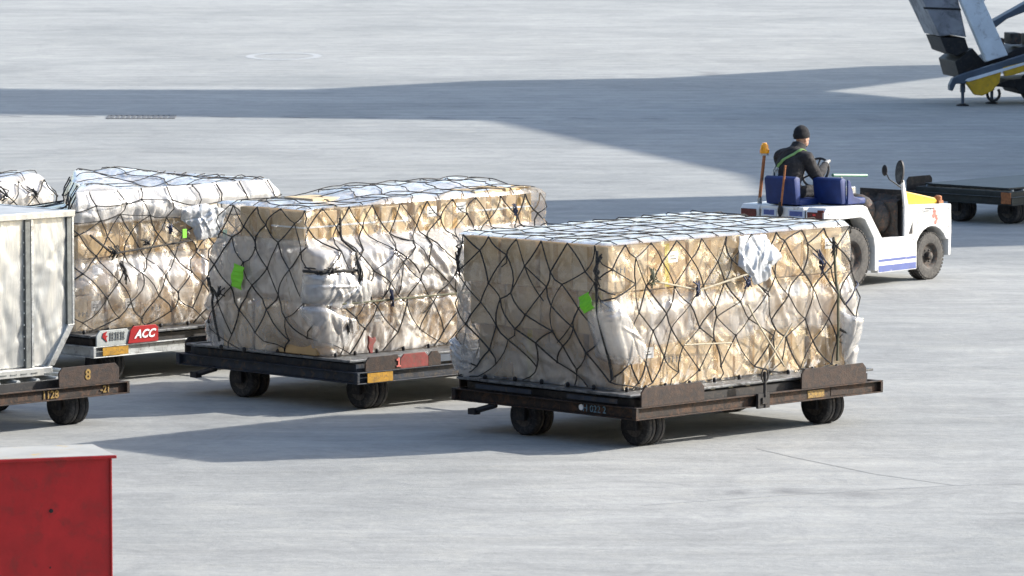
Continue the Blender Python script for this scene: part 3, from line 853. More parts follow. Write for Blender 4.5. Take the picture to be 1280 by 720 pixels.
def build_net(L, label, edges, nodes, rows, p, n, r=0.0076, top_dia=True, cat='cargo net', seed=3, knots=(), straps=()):
    rs = np.random.RandomState(seed)
    t = thing('cargo_net', label, cat, L.world((0, 0, 0)), L.ang, 'nets over the cargo loads')
    mb = MB()
    for (a, b) in edges:
        ln = math.hypot(a[0] - b[0], a[1] - b[1])
        k = max(2, int(ln / 0.07))
        tt = np.linspace(0, 1, k + 1)
        bow = rs.normal(0, 0.026) * np.sin(np.pi * tt)
        sag = -abs(rs.normal(0, 0.012)) * np.sin(np.pi * tt)
        S = a[0] + (b[0] - a[0]) * tt + bow; Z = a[1] + (b[1] - a[1]) * tt + sag
        Z = np.minimum(Z, L.z1)
        U, V, Zz = L.surf(S, Z, 0.030)
        mb.tube(list(zip(U, V, Zz)), r * rs.uniform(0.75, 1.2), 5, 0, False)
    for nd in nodes:
        if rs.rand() < 0.7:
            c = L.pt(nd[0], min(nd[1], L.z1 - 0.01), 0.032)
            mb.ball(c, r * rs.uniform(1.5, 2.3), (1, 1, 1), 6, 4)
    mb.build('side_mesh', M['cord'], t, normals=False)
    # over the top: cords from side to side and end to end, slack enough to wander
    mt = MB()
    SS = np.linspace(0, L.P, 900, endpoint=False)
    UT, VT, _ = L.surf(SS, np.full(900, L.z1), 0.028)
    _, _, NUT, NVT = L.base(SS)
    def edge_at(val, along, across, nmask, agg):
        """where the top edge runs: the `across` coordinate of the edge at `along` == val"""
        m = nmask & (np.abs(along - val) < 0.06)
        return agg(across[m]) if m.any() else None
    def over(U, V, lo, hi, t01):
        e = np.clip(np.minimum(t01, 1 - t01) * (hi - lo) / L.lip, 0, 1)
        Zt = L.z1 + (L.ztop(U, V) - L.z1) * (1 - (1 - e) ** 2) + 0.020 * (0.4 + 0.6 * e)
        mt.tube(list(zip(U, V, Zt)), r * 0.72, 5, 0, False)
    ua, ub, va, vb = UT.min(), UT.max(), VT.min(), VT.max()
    for u in np.arange(ua + 0.14, ub - 0.05, p):
        lo = edge_at(u, UT, VT, NVT < -0.5, np.max); hi = edge_at(u, UT, VT, NVT > 0.5, np.min)
        if lo is None or hi is None: continue
        t01 = np.linspace(0, 1, 30); V = lo + (hi - lo) * t01
        amp_ = np.clip(np.minimum(t01, 1 - t01) * 6, 0, 1)
        over(np.clip(u + (0.075 * np.sin(V * math.pi / p + u) + rs.normal(0, 0.012, 30)) * amp_, ua + 0.06, ub - 0.06), V, lo, hi, t01)
    for v in np.arange(va + 0.16, vb - 0.05, p * 0.9):
        lo = edge_at(v, VT, UT, NUT < -0.5, np.max); hi = edge_at(v, VT, UT, NUT > 0.5, np.min)
        if lo is None or hi is None: continue
        t01 = np.linspace(0, 1, 44); U = lo + (hi - lo) * t01
        amp_ = np.clip(np.minimum(t01, 1 - t01) * 8, 0, 1)
        over(U, np.clip(v + (0.035 * np.sin(U * math.pi / p) + rs.normal(0, 0.006, 44)) * amp_, va + 0.05, vb - 0.05), lo, hi, t01)
    mt.build('top_mesh', M['cord'], t, normals=False)
    for (S, Z, w_, h_, mat) in knots:
        mk = MB()
        for q in range(6):
            a, b, c = rs.normal(0, w_ * 0.5), rs.normal(0, h_ * 0.45), rs.normal(0, w_ * 0.5)
            pts = [L.pt(S + a, Z + h_ * 0.5 + rs.normal(0, h_ * 0.1), 0.045), L.pt(S + rs.normal(0, w_ * 0.25), Z + b * 0.4, 0.075 + abs(rs.normal(0, 0.015))), L.pt(S + c, Z - h_ * 0.5 + rs.normal(0, h_ * 0.12), 0.045)]
            mk.tube(pts, r * rs.uniform(0.7, 1.2), 5)
        mk.ball(L.pt(S, Z, 0.06), 0.022, (1, 1, 1.3), 7, 5)
        mk.build('knot', M[mat], t, normals=False)
    for (sa, za, sb, zb, rr, mat) in straps:
        tt = np.linspace(0, 1, 12)
        U, V, Z = L.surf(sa + (sb - sa) * tt, za + (zb - za) * tt, 0.045)
        ms = MB(); ms.tube(list(zip(U, V, Z)), rr, 6)
        ms.build('lashing', M[mat], t, normals=False)
    # fittings that hold the net to the pallet edge
    fm = None
    for k in range(int(n)):
        S = (k + 0.5) * p
        c = L.pt(S, L.z0 + 0.015, 0.04)
        if fm is None:
            mf = MB(); mf.ball((0, 0, 0), 0.022, (1, 1, 1.2), 7, 5); mf.box(-0.012, 0.012, -0.012, 0.012, -0.03, 0.0)
            fm = mf.mesh('fitting', M['dark'])
        o = link('fitting', fm, t); o.location = c
    return t

ORD = ['first', 'second', 'third', 'fourth', 'fifth', 'sixth', 'seventh', 'eighth', 'ninth']
_carton_cache = {}
def carton(L, u, v, z, su, sv, sz, label, mat, group, rz=0.0, tape=None, paper=False, marks=False, rng=None):
    key = (round(su, 2), round(sv, 2), round(sz, 2), mat)
    if key not in _carton_cache:
        mb = MB()
        n = 2
        mb.box(-su / 2, su / 2, -sv / 2, sv / 2, 0, sz)
        me = mb.mesh('carton', M[mat])
        b = bmesh.new(); b.from_mesh(me)
        bmesh.ops.recalc_face_normals(b, faces=b.faces)
        bmesh.ops.bevel(b, geom=b.edges[:], offset=0.010, segments=1, affect='EDGES')
        b.to_mesh(me); b.free()
        _carton_cache[key] = me
    o = link('carton', _carton_cache[key])
    L.place(o, (u, v, z), rz)
    tag(o, label, 'carton', group)
    if tape:
        mt = MB()
        e = 0.0025
        if 'v' in tape:
            mt.box(-0.035, 0.035, -sv / 2 - e, -sv / 2 + 0.001, 0.012, sz - 0.012); mt.box(-0.035, 0.035, -sv / 2 + 0.012, sv / 2 - 0.012, sz - 0.001, sz + e)
        if 'u' in tape:
            mt.box(-su / 2 - e, -su / 2 + 0.001, -0.035, 0.035, 0.012, sz - 0.012)
        mt.build('tape', M['tape_y' if 'y' in tape else 'tape'], o)
    if paper:
        mp = MB(); mp.box(0.02, 0.16, -sv / 2 - 0.004, -sv / 2 + 0.001, sz * 0.55, sz * 0.55 + 0.11); po = mp.build('address_label', M['print_white'], o)
        mp = MB(); mp.box(0.04, 0.13, -sv / 2 - 0.006, -sv / 2 - 0.003, sz * 0.55 + 0.03, sz * 0.55 + 0.045); mp.box(0.04, 0.11, -sv / 2 - 0.006, -sv / 2 - 0.003, sz * 0.55 + 0.06, sz * 0.55 + 0.072); mp.build('printing', M['print_grey'], po)
    if marks:
        mp = MB()
        for k in range(5):
            x = -su * 0.38 + k * 0.055
            mp.box(x, x + 0.012, -sv / 2 - 0.0025, -sv / 2 + 0.001, sz * 0.42, sz * 0.54); mp.box(x + 0.012, x + 0.035, -sv / 2 - 0.0025, -sv / 2 + 0.001, sz * 0.49, sz * 0.505)
        mp.build('printing', M['print_grey'], o)
    return o

def stack(L, name, rect, tiers, nu, nv, zb, seed, fill=True, inset=(0, 0, 0)):
    """visible ring of cartons on the right-hand and left-hand sides, with a few large ones filling the middle"""
    rs = np.random.RandomState(seed)
    u0, u1, v0, v1 = rect
    sv = (v1 - v0) / nv
    z = zb
    uu0 = u0
    names = ['bottom', 'middle', 'top'] if len(tiers) == 3 else (['lower', 'upper'] if len(tiers) == 2 else ['only'])
    grp = 'cartons of the %s load' % name
    for ti, h in enumerate(tiers):
        u0 = uu0 + inset[ti]
        su = (u1 - u0) / nu
        for i in range(nu):
            for j in range(nv):
                if i > 0 and j > 0 and i < nu - 1:
                    continue
                if (i == nu - 1 and j > 0):
                    lab = 'tan far-end carton, %s tier, %s back from the sunlit side of the %s load' % (names[ti], ORD[j], name)
                elif j == 0 and i == 0:
                    lab = 'tan carton at the near corner of the %s cargo load, %s tier' % (name, names[ti])
                elif j == 0:
                    lab = 'tan carton %s from the near corner in the %s tier, sunlit side, %s load' % (ORD[i], names[ti], name)
                else:
                    lab = 'tan carton %s from the near corner, %s tier, shaded side, %s load' % (ORD[j], names[ti], name)
                gap = rs.choice([0.012, 0.02, 0.03, 0.055])
                mat = 'kraft%d' % rs.choice([0, 0, 1, 2])
                tp = rs.choice(['', 'v', 'v', 'uv', 'uvy'], p=[0.2, 0.27, 0.27, 0.16, 0.10])
                carton(L, u0 + (i + 0.5) * su + rs.normal(0, 0.008), v0 + (j + 0.5) * sv + rs.normal(0, 0.014) + (0.02 * (ti % 2) if j == 0 else 0), z + 0.001, su - gap, sv - gap, h - 0.006, lab, mat, grp,
                       rs.normal(0, 0.012), tp, j == 0 and rs.rand() < 0.25, j == 0 and rs.rand() < 0.3)
        if fill and nu > 2 and nv > 1:
            carton(L, (u0 + su + u1 - su) / 2, (v0 + sv + v1) / 2, z + 0.001, u1 - u0 - 2 * su - 0.03, v1 - v0 - sv - 0.03, h - 0.006,
                   'long carton filling the middle of the %s tier of the %s cargo load' % (names[ti], name), 'kraft1', grp)
        z += h

def pallet_sheet(L, label, rect, z):
    t = thing('cargo_pallet', label, 'pallet', L.world((0, 0, 0)), L.ang, 'aluminium cargo pallets')
    mb = MB(); mb.box(rect[0] + 0.05, rect[1] - 0.05, rect[2] + 0.05, rect[3] - 0.05, z, z + 0.012); mb.build('sheet', M['alu_dark'], t)
    mb = MB()
    mb.box(rect[0], rect[1], rect[2], rect[2] + 0.05, z, z + 0.024); mb.box(rect[0], rect[1], rect[3] - 0.05, rect[3], z, z + 0.024)
    mb.box(rect[0], rect[0] + 0.05, rect[2] + 0.05, rect[3] - 0.05, z, z + 0.023); mb.box(rect[1] - 0.05, rect[1], rect[2] + 0.05, rect[3] - 0.05, z, z + 0.023)
    mb.build('edge_rail', M['alu_dark'], t, bevel=0.004)

def sheet_patch(name, label, cat, L, outline, depth, mat, milk=0.95, seed=1, fold=0.04, ncr=30, group=None, pleat=False):
    """a crumpled, bulging piece of plastic lying against a load's side; outline: (S, Z) corners"""
    vn = VN(seed); rs = np.random.RandomState(seed)
    P = np.array(outline, float); P2 = np.roll(P, -1, 0)
    nb = 96
    ln = np.hypot(*(P2 - P).T); cum = np.concatenate([[0], np.cumsum(ln)])
    tt = np.linspace(0, cum[-1], nb, endpoint=False)
    k = np.clip(np.searchsorted(cum, tt, side='right') - 1, 0, len(P) - 1)
    f = ((tt - cum[k]) / ln[k])[:, None]
    B = P[k] * (1 - f) + P2[k] * f
    c = P.mean(0)
    th = 2 * np.pi * np.arange(nb) / nb
    wob = 1 + 0.14 * (vn.fbm(3 + 2.2 * np.cos(th), 3 + 2.2 * np.sin(th), 4) - 0.47)
    B = c + (B - c) * wob[:, None]
    r = np.linspace(1, 0.0, 30)[:, None]
    S = c[0] + (B[:, 0] - c[0])[None, :] * r; Z = c[1] + (B[:, 1] - c[1])[None, :] * r
    rr = np.broadcast_to(r, S.shape)
    h = 0.032 + depth * (1 - rr ** 2.2) ** 0.8
    h = h + fold * ((vn.folds(S * 3.1, Z * 2.4, 3) if not pleat else vn.folds(S * 6.5 + 0.8 * Z, Z * 0.9, 2)) - 0.5) * (0.5 + 0.5 * (1 - rr))
    h = h + 1.5 * creases(S, Z, ncr, seed, (S.min(), S.max(), Z.min(), Z.max()), (0.006, 0.022), 0.05, 0.22, (0.012, 0.04))
    h = h + 0.02 * rr ** 6 * (vn.fbm(4 + 4 * np.cos(th), 4 + 4 * np.sin(th), 3) - 0.4)[None, :]
    U, V, Zz = L.surf(S, Z, np.maximum(h, 0.026))
    me = grid_mesh(name, U, V, Zz, np.full(U.shape, milk) - 0.45 * rr ** 5, M[mat], True)
    o = link(name, me)
    o.location = L.world((0, 0, 0)); o.rotation_euler = (0, 0, L.ang)
    md = o.modifiers.new('thickness', 'SOLIDIFY'); md.thickness = 0.003
    return tag(o, label, cat, group)

def net_tag(L, label, S, Z, wd, hg, rot):
    mb = MB()
    n = 6
    vs, fs = [], []
    for i in range(n + 1):
        y = -hg / 2 + hg * i / n
        for x in (-wd / 2, wd / 2):
            vs.append((x, 0.05 * (y / hg) ** 2 + 0.012 * math.sin(9 * y / hg + 14 * x), y))
    for i in range(n):
        fs.append((2 * i, 2 * i + 1, 2 * i + 3, 2 * i + 2))
    mb.add(vs, fs)
    o = mb.build('cargo_tag', M['tag'])
    md = o.modifiers.new('thickness', 'SOLIDIFY'); md.thickness = 0.004
    U, V, NU, NV = L.base(np.array([S]))
    c = L.pt(S, Z, 0.085)
    o.location = L.world(c)
    nrm = L.eu * float(NU[0]) + L.ev * float(NV[0])
    az = math.atan2(nrm.y, nrm.x) + math.pi / 2
    o.rotation_euler = (Matrix.Rotation(az, 3, 'Z') @ Matrix.Rotation(rot, 3, 'Y')).to_euler()
    return tag(o, label, 'tag', 'green tags on the cargo nets')

def smooth01(x):
    x = np.clip(x, 0, 1)
    return x * x * (3 - 2 * x)

# ---- front load
def shape1(L, S, Z, U, V):
    t = (Z - L.z0) / (L.z1 - L.z0)
    left, right = L.face(S)
    near = np.exp(-((U - L.u0) / 0.5) ** 2)
    du = 0.20 * near * smooth01((0.62 - t) / 0.55) * (V < (L.v0 + 2.0))       # the near edge leans in towards the pallet
    du = du * smooth01((L.v0 + 2.6 - V) / 1.4)
    dn = 0.016 * np.sin(np.pi * np.clip(t, 0, 1)) * (0.4 + L.vn.fbm(S * 1.1, Z * 1.2, 3))
    # the bottom of the far end swells out over the pallet
    dn = dn + 0.09 * np.exp(-((U - L.u1) / 0.25) ** 2) * np.exp(-((Z - 1.05) / 0.33) ** 2)
    dn = dn + 0.03 * np.exp(-((Z - 1.30) / 0.10) ** 2) * right * (0.5 + L.vn2.fbm(S * 2.5, Z * 2, 2))
    return du, 0 * U, dn
A1 = Load(D1, ANG, (0.06, 3.66, 0.46, 2.58), 0.545, 2.0, 0.045, shape1, lambda U, V: 2.012 + 0.012 * np.sin(U * 2.1) * np.sin(V * 2.6) + 0.02 * np.clip((U - 0.4) / 3, 0, 1), 11, amp=0.8, lip=0.03)
e1 = cords_for(A1, None, 0.062, 5)
def milk1(L, S, Z):
    left, right = L.face(S)
    n = L.vn.fbm(S * 1.7, Z * 1.7, 4)
    n2 = L.vn2.fbm(S * 4.0, Z * 3.0, 3)
    edge = 1.0 + 0.18 * (n2 - 0.45)
    lo = smooth01((Z - (edge - 0.04)) / 0.05); hi = smooth01((1.47 + 0.25 * (n - 0.45) - Z) / 0.06)
    band = lo * hi
    mr = 0.07 + 0.42 * band + 0.24 * smooth01((n - 0.5) / 0.2) * (Z < 1.45)
    ml = 0.25 + 0.24 * smooth01((n - 0.42) / 0.2)
    ml = ml * (0.3 + 0.7 * smooth01((1.82 + 0.3 * (n2 - 0.45) - Z) / 0.1))
    m = np.where(left, ml, mr)
    m = np.maximum(m, 0.75 * (U_(L, S) > L.u1 - 0.25) * np.exp(-((Z - 1.05) / 0.28) ** 2))
    return m
def U_(L, S):
    return L.base(S)[0]
pallet_sheet(A1, 'scuffed aluminium pallet under the front cargo load', (0.02, 3.62, 0.10, 2.56), 0.524)
stack(A1, 'front', (0.10, 3.62, 0.50, 2.54), [0.53, 0.44, 0.465], 6, 4, 0.55, 21, True, (0.21, 0.10, 0.0))
build_wrap(A1, 'crinkled clear film round the tan cartons of the front load', e1[0], milk1, 0.85, 0.8)
sR = A1.sR; sN = A1.sN
build_net(A1, 'black diamond net tied over the front cargo load', *e1, seed=4,
          knots=[(sN - 0.02, 1.74, 0.05, 0.30, 'cord'), (sR + 0.52, 1.66, 0.13, 0.16, 'olive'), (sR + 1.18, 1.50, 0.06, 0.14, 'strap'), (sR + 1.92, 1.52, 0.07, 0.12, 'strap'),
                 (sR + 3.02, 1.66, 0.06, 0.22, 'strap'), (sR + 3.22, 1.80, 0.06, 0.16, 'cord'), (sN - 2.0, 1.72, 0.04, 0.22, 'cord')],
          straps=[(sR + 0.55, 1.62, sR + 1.15, 1.50, 0.009, 'cord_pale'), (sR + 1.2, 1.48, sR + 2.3, 1.66, 0.010, 'cord_pale'), (sR + 3.24, 1.9, sR + 3.30, 0.62, 0.014, 'olive'),
                  (sR + 1.9, 1.3, sR + 2.5, 0.62, 0.010, 'cord_pale'), (sR + 2.6, 1.05, sR + 2.2, 0.62, 0.009, 'cord_pale'), (sR + 3.02, 1.62, sR + 3.36, 1.2, 0.012, 'cord'), (sR + 3.36, 1.2, sR + 3.56, 1.42, 0.010, 'strap'),
                  (sN - 0.05, 1.95, sN - 0.03, 0.65, 0.016, 'cord'), (sR + 3.3, 0.95, sR + 3.62, 0.78, 0.014, 'cord'), (sR + 1.0, 0.95, sR + 1.7, 0.92, 0.008, 'cord_pale')])
def q1(px, py):
    dx = px - 752
    k = (py - 300) / 190
    return (A1.sN + dx / (87 if dx > 0 else 84) + (0.04 if dx > 0 else -0.04), 2.0 - (py - (304 - (max(dx, 0)) * (0.0875 + 0.02 * k) + min(dx, 0) * 0.075)) / (127 - 0.015 * max(dx, 0)))
sheet_patch('plastic_sheet', 'crumpled white plastic sheet bulging on the upper right of the front load', 'plastic sheet', A1,
            [q1(*p) for p in ((914, 291), (947, 288), (969, 316), (956, 328), (951, 346), (932, 353), (924, 338), (912, 328))], 0.03, 'film_w', 1.1, 3, 0.04)
sheet_patch('plastic_sheet', 'pale loose plastic fold hanging at the near corner of the front load', 'plastic sheet', A1,
            [q1(*p) for p in ((742, 372), (758, 372), (776, 402), (794, 436), (782, 452), (756, 456), (737, 446), (737, 402))], 0.035, 'film', 0.46, 8, 0.05, 8, None, True)
sheet_patch('plastic_sheet', 'fuzzy white plastic bulge at the right end of the front load', 'plastic sheet', A1,
            [q1(*p) for p in ((1042, 382), (1058, 388), (1072, 398), (1088, 418), (1090, 448), (1072, 470), (1058, 456), (1046, 430))], 0.04, 'film', 0.6, 9, 0.07, 25)
sheet_patch('plastic_sheet', 'limp milky plastic bulge at the foot of the shaded left end of the front load', 'plastic sheet', A1,
            [(A1.sN - 2.38, 0.60), (A1.sN - 2.36, 0.9), (A1.sN - 2.15, 1.0), (A1.sN - 1.9, 0.85), (A1.sN - 1.92, 0.62)], 0.05, 'film', 0.5, 10, 0.04)
net_tag(A1, 'lime green tag on the shaded side of the front load by its near corner', sN - 0.16, 1.43, 0.16, 0.17, R(-25))

# ---- middle load: a bulky film-wrapped body with a narrower row of cartons on top
def shape2(L, S, Z, U, V):
    left, right = L.face(S)
    up = smooth01((Z - 1.62) / 0.16)
    NU, NV = L.base(S)[2:]
    dv = up * (-NV) * np.where(NV < 0, 0.22, 0.36)
    t = np.clip((Z - L.z0) / (1.7 - L.z0), 0, 1)
    bulge = 0.065 * np.sin(np.pi * t) ** 0.6 * (1 - up)
    lumps = 0.085 * (L.vn.fbm(S * 1.6, Z * 1.8, 3) - 0.42) * (1 - up)
    dn = bulge + lumps
    dn = dn - 0.03 * np.exp(-((Z - 1.12) / 0.05) ** 2) * (1 - up) * (left | right)       # drawn in by a lashing at mid height
    du = 0.16 * np.exp(-((U - L.u0) / 0.5) ** 2) * smooth01((0.9 - Z) / 0.4) * (V < L.v0 + 0.7)
    return du, dv, dn
def ztop2(U, V):
    k = np.clip((U - 0.9) / 0.5, 0, 1); b = np.clip((V - 1.25) / 0.25, 0, 1)
    return 2.095 + 0.035 * k + (0.02 + 0.035 * k) * b + 0.025 * np.abs(np.sin(U * math.pi / 0.5)) * k
A2 = Load(D2, ANG, (-0.02, 3.5, 0.62, 2.26), 0.545, 2.09, 0.10, shape2, ztop2, 23, amp=1.0, lip=0.05)
e2 = cords_for(A2, None, 0.05, 9)
def milk2(L, S, Z):
    left, right = L.face(S)
    n = L.vn.fbm(S * 1.6 + 4, Z * 1.7, 4)
    up = smooth01((Z - 1.74) / 0.05)
    mid = smooth01((Z - 1.10) / 0.1) * (1 - up)
    lowr = 0.30 + 0.42 * smooth01((n - 0.45) / 0.15)
    m = np.where(right, mid * 0.82 + (1 - mid) * lowr, 0.45 + 0.3 * smooth01((n - 0.45) / 0.2))
    m = np.where(left, 0.62 * mid + (1 - mid) * (0.36 + 0.3 * smooth01((n - 0.45) / 0.15)), m)
    return np.where(up > 0.5, 0.10 + 0.15 * (Z < 1.80), m)
pallet_sheet(A2, 'scuffed aluminium pallet under the middle cargo load', (0.02, 3.62, 0.14, 2.72), 0.524)
stack(A2, 'middle', (0.06, 3.40, 0.70, 2.18), [0.56, 0.56], 6, 3, 0.55, 33)
# the exposed row on top: separate cartons with dark gaps between
rs = np.random.RandomState(4)
TOPROW = [(0.02, 0.52, 0.36), (0.54, 1.06, 0.37), (1.14, 1.54, 0.36), (1.62, 1.98, 0.39), (2.02, 2.46, 0.43), (2.54, 2.98, 0.45), (3.0, 3.42, 0.46)]
for k, (a, b, h) in enumerate(TOPROW):
    lab = ('tan carton at the near corner of the top row of the middle load' if k == 0 else 'tan carton %s from the near corner in the top row of the middle load' % ORD[k])
    c = carton(A2, (a + b) / 2, 1.10, 1.70, b - a - 0.015, 0.5, h - 0.02 + 0.02, lab, 'kraft%d' % (1 if k % 3 else 0), 'cartons of the middle load', rs.normal(0, 0.015), 'v' if k % 2 == 0 else 'vu', k in (3, 4), k == 5)
    if k < 2 or k in (2, 5, 6):
        mb = MB(); sz = h; e = 0.004; su, sv = b - a - 0.015, 0.5
        mb.box(-su / 2 - e, su / 2 + e, -sv / 2 - e, -sv / 2, sz * 0.52, sz * 0.52 + 0.018); mb.box(-su / 2 - e, -su / 2, -sv / 2, sv / 2 + e, sz * 0.52, sz * 0.52 + 0.018)
        mb.build('strapping_band', M['band'], c)
carton(A2, 0.30, 1.62, 1.70, 0.55, 0.46, 0.37, 'tan carton behind the near corner one in the middle load top row', 'kraft0', 'cartons of the middle load', 0.01, 'u')
carton(A2, 2.0, 1.62, 1.70, 2.7, 0.46, 0.44, 'long tan carton behind the top row of the middle load', 'kraft1', 'cartons of the middle load')
build_wrap(A2, 'bulging milky film wrapped round the body of the middle load', e2[0], milk2, 1.15, 0.8, mat='film', ncrease=300)
sR = A2.sR; sN = A2.sN
build_net(A2, 'black diamond net tied over the middle cargo load', *e2, seed=14,
          knots=[(sR + 0.05, 1.46, 0.20, 0.06, 'cord'), (sR + 0.42, 1.42, 0.05, 0.26, 'cord'), (sR + 0.25, 0.85, 0.06, 0.16, 'cord'), (sR + 0.9, 1.12, 0.05, 0.16, 'strap'), (sN - 1.3, 1.15, 0.07, 0.10, 'cord'), (sR + 3.0, 1.92, 0.05, 0.14, 'strap')],
          straps=[(sR - 0.15, 1.46, sR + 0.45, 1.44, 0.016, 'cord'), (sR + 0.42, 1.98, sR + 0.44, 1.35, 0.014, 'cord'), (sN - 1.45, 1.30, sN - 1.35, 0.62, 0.014, 'cord'), (sR + 0.2, 1.10, sR + 3.1, 1.10, 0.010, 'olive')])
sheet_patch('plastic_sheet', 'bright white bulge of loose plastic at the near corner of the middle load', 'plastic sheet', A2,
            [(sN - 0.03, 1.12), (sN + 0.0, 1.42), (sR + 0.25, 1.45), (sR + 0.62, 1.30), (sR + 0.60, 1.10), (sR + 0.2, 1.05)], 0.035, 'film', 0.70, 13, 0.03, 20)
sheet_patch('plastic_sheet', 'torn white plastic flap low on the near corner of the middle load', 'plastic sheet', A2,
            [(sN - 0.05, 1.08), (sN + 0.08, 1.10), (sR + 0.15, 0.98), (sR + 0.40, 0.92), (sR + 0.42, 0.80), (sR + 0.22, 0.64), (sN + 0.02, 0.66), (sN + 0.06, 0.86)], 0.035, 'film', 0.5, 17, 0.06, 10, None, True)
sheet_patch('plastic_sheet', 'white plastic bag bulging at the far lower left of the middle load', 'plastic sheet', A2,
            [(sN - 1.80, 0.58), (sN - 1.85, 0.85), (sN - 1.65, 0.95), (sN - 1.48, 0.8), (sN - 1.5, 0.6)], 0.06, 'film', 0.6, 19, 0.05)
net_tag(A2, 'lime green tag on the shaded side of the middle load', sN - 0.98, 1.34, 0.17, 0.25, R(12))
mb = MB(); mb.prism([(-0.012, 0.0), (0.022, 0.0), (0.035, 0.09), (0.075, 0.13), (0.06, 0.17), (0.02, 0.155), (-0.035, 0.19), (-0.03, 0.12), (-0.045, 0.07)], -0.012, 0.012, 'y')
o = mb.build('red_tag', M['worn_red'], bevel=0.006); A2.place(o, (0.62, 0.46, 0.56)); tag(o, 'small red tag standing on the pallet edge of the middle load', 'tag')

# ---- third load: white draped bundles over cartons over film-wrapped goods
def shape3(L, S, Z, U, V):
    left, right = L.face(S)
    up = smooth01((Z - 1.72) / 0.10)
    t = np.clip((Z - L.z0) / (1.3 - L.z0), 0, 1)
    low = smooth01((1.34 - Z) / 0.08)
    dn = 0.13 * low * np.sin(np.pi * t) ** 0.7 + 0.16 * low * (L.vn.fbm(S * 1.7, Z * 2, 3) - 0.45)
    dn = dn + up * (0.02 + 0.16 * (L.vn2.fbm(S * 1.5, Z * 1.4, 3) - 0.45)) - 0.12 * smooth01((Z - 1.92) / 0.2)
    du = 0.80 * smooth01((Z - 1.70) / 0.12) * (V - L.v0) * np.clip(1 - (U - L.u0) / (L.u1 - L.u0), 0, 1)     # the upper bundles sit askew, their left end slanting away
    return du, 0 * U, dn
def ztop3(U, V):
    return 2.03 + 0.06 * np.sin(U * 2.3 + 0.6) * np.sin(V * 1.7 + 0.4) + 0.06 * np.abs(np.sin(U * 3.3)) + 0.05 * np.clip((V - 1.2), 0, 1)
A3 = Load(D3, ANG, (0.05, 3.08, 0.38, 2.45), 0.545, 2.09, 0.10, shape3, ztop3, 37, amp=1.1)
e3 = cords_for(A3, 1.70, 0.035, 12)
def milk3(L, S, Z):
    n = L.vn.fbm(S * 1.6, Z * 1.7, 4)
    up = smooth01((Z - 1.73) / 0.04)
    car = smooth01((Z - 1.34) / 0.05) * (1 - up)
    low = 1 - up - car
    return up * 1.15 + car * 0.13 + low * (0.34 + 0.42 * smooth01((n - 0.45) / 0.15))
pallet_sheet(A3, 'scuffed aluminium pallet under the third cargo load', (0.02, 3.55, 0.08, 2.55), 0.524)
stack(A3, 'third', (0.13, 3.0, 0.46, 2.38), [0.40, 0.40, 0.38], 6, 3, 0.55, 45)
build_wrap(A3, 'white draped film over the bundles and cartons of the third load', e3[0], milk3, 1.15, 1.1, mat='film', ncrease=260)
sR = A3.sR; sN = A3.sN
build_net(A3, 'black net with square upper mesh tied over the third cargo load', *e3, seed=24,
          knots=[(sR + 0.42, 1.42, 0.10, 0.12, 'cord'), (sR + 0.9, 1.50, 0.10, 0.06, 'cord'), (sR + 1.25, 1.62, 0.04, 0.08, 'strap'), (sR + 0.5, 1.2, 0.05, 0.2, 'cord')],
          straps=[(sR + 0.1, 1.62, sR + 0.42, 1.40, 0.014, 'cord'), (sR + 0.42, 1.40, sR + 1.6, 1.48, 0.011, 'cord')])
sheet_patch('plastic_sheet', 'ragged white plastic sheet hanging over the cartons of the third load', 'plastic sheet', A3,
            [(sR + 1.36, 1.86), (sR + 1.75, 1.88), (sR + 2.1, 1.80), (sR + 2.05, 1.62), (sR + 1.98, 1.50), (sR + 1.66, 1.47), (sR + 1.60, 1.62), (sR + 1.42, 1.72)], 0.05, 'film_w', 1.1, 29, 0.08, 40)
mb = MB(); mb.box(-0.03, 0.03, -0.006, 0.0, 0, 0.12); o = mb.build('green_tag', M['green'], bevel=0.002); A3.place(o, (2.16, 0.27, 1.46)); tag(o, 'small dark green tag under the hanging white sheet of the third load', 'tag')
mb = MB(); mb.box(-0.03, 0.03, -0.006, 0.0, 0, 0.10); o = mb.build('green_tag', M['tag'], bevel=0.002); A3.place(o, (1.56, 0.27, 1.52)); tag(o, 'small bright green tag on a carton left of the hanging white sheet', 'tag')

# ---- far load behind the container: only its white top shows
def shape6(L, S, Z, U, V):
    return 0 * U, 0 * U, 0.05 * (L.vn.fbm(S * 1.5, Z * 1.5, 3) - 0.3) - 0.12 * smooth01((Z - 1.68) / 0.18)
A6 = Load(D6, ANG, (0.1, 3.36, 0.35, 2.4), 0.545, 1.86, 0.12, shape6, lambda U, V: 1.88 + 0.06 * np.sin(U * 1.9 + 1) + 0.03 * np.sin(V * 3), 51, amp=1.0)
e6 = cords_for(A6, None, 0.04, 13)
pallet_sheet(A6, 'aluminium pallet under the far white load behind the container', (0.02, 3.55, 0.08, 2.55), 0.524)
stack(A6, 'far', (0.2, 3.26, 0.45, 2.3), [0.62, 0.62], 4, 2, 0.55, 55)
build_wrap(A6, 'white film over the far load seen above the silver container', e6[0], lambda L, S, Z: 0.95 + 0 * S, 1.1, 1.1, mat='film', ncrease=200)
build_net(A6, 'black net over the far white load behind the silver container', *e6, seed=34, knots=[(A6.sR + 2.3, 1.72, 0.10, 0.14, 'cord'), (A6.sR + 2.75, 1.72, 0.10, 0.10, 'cord')])

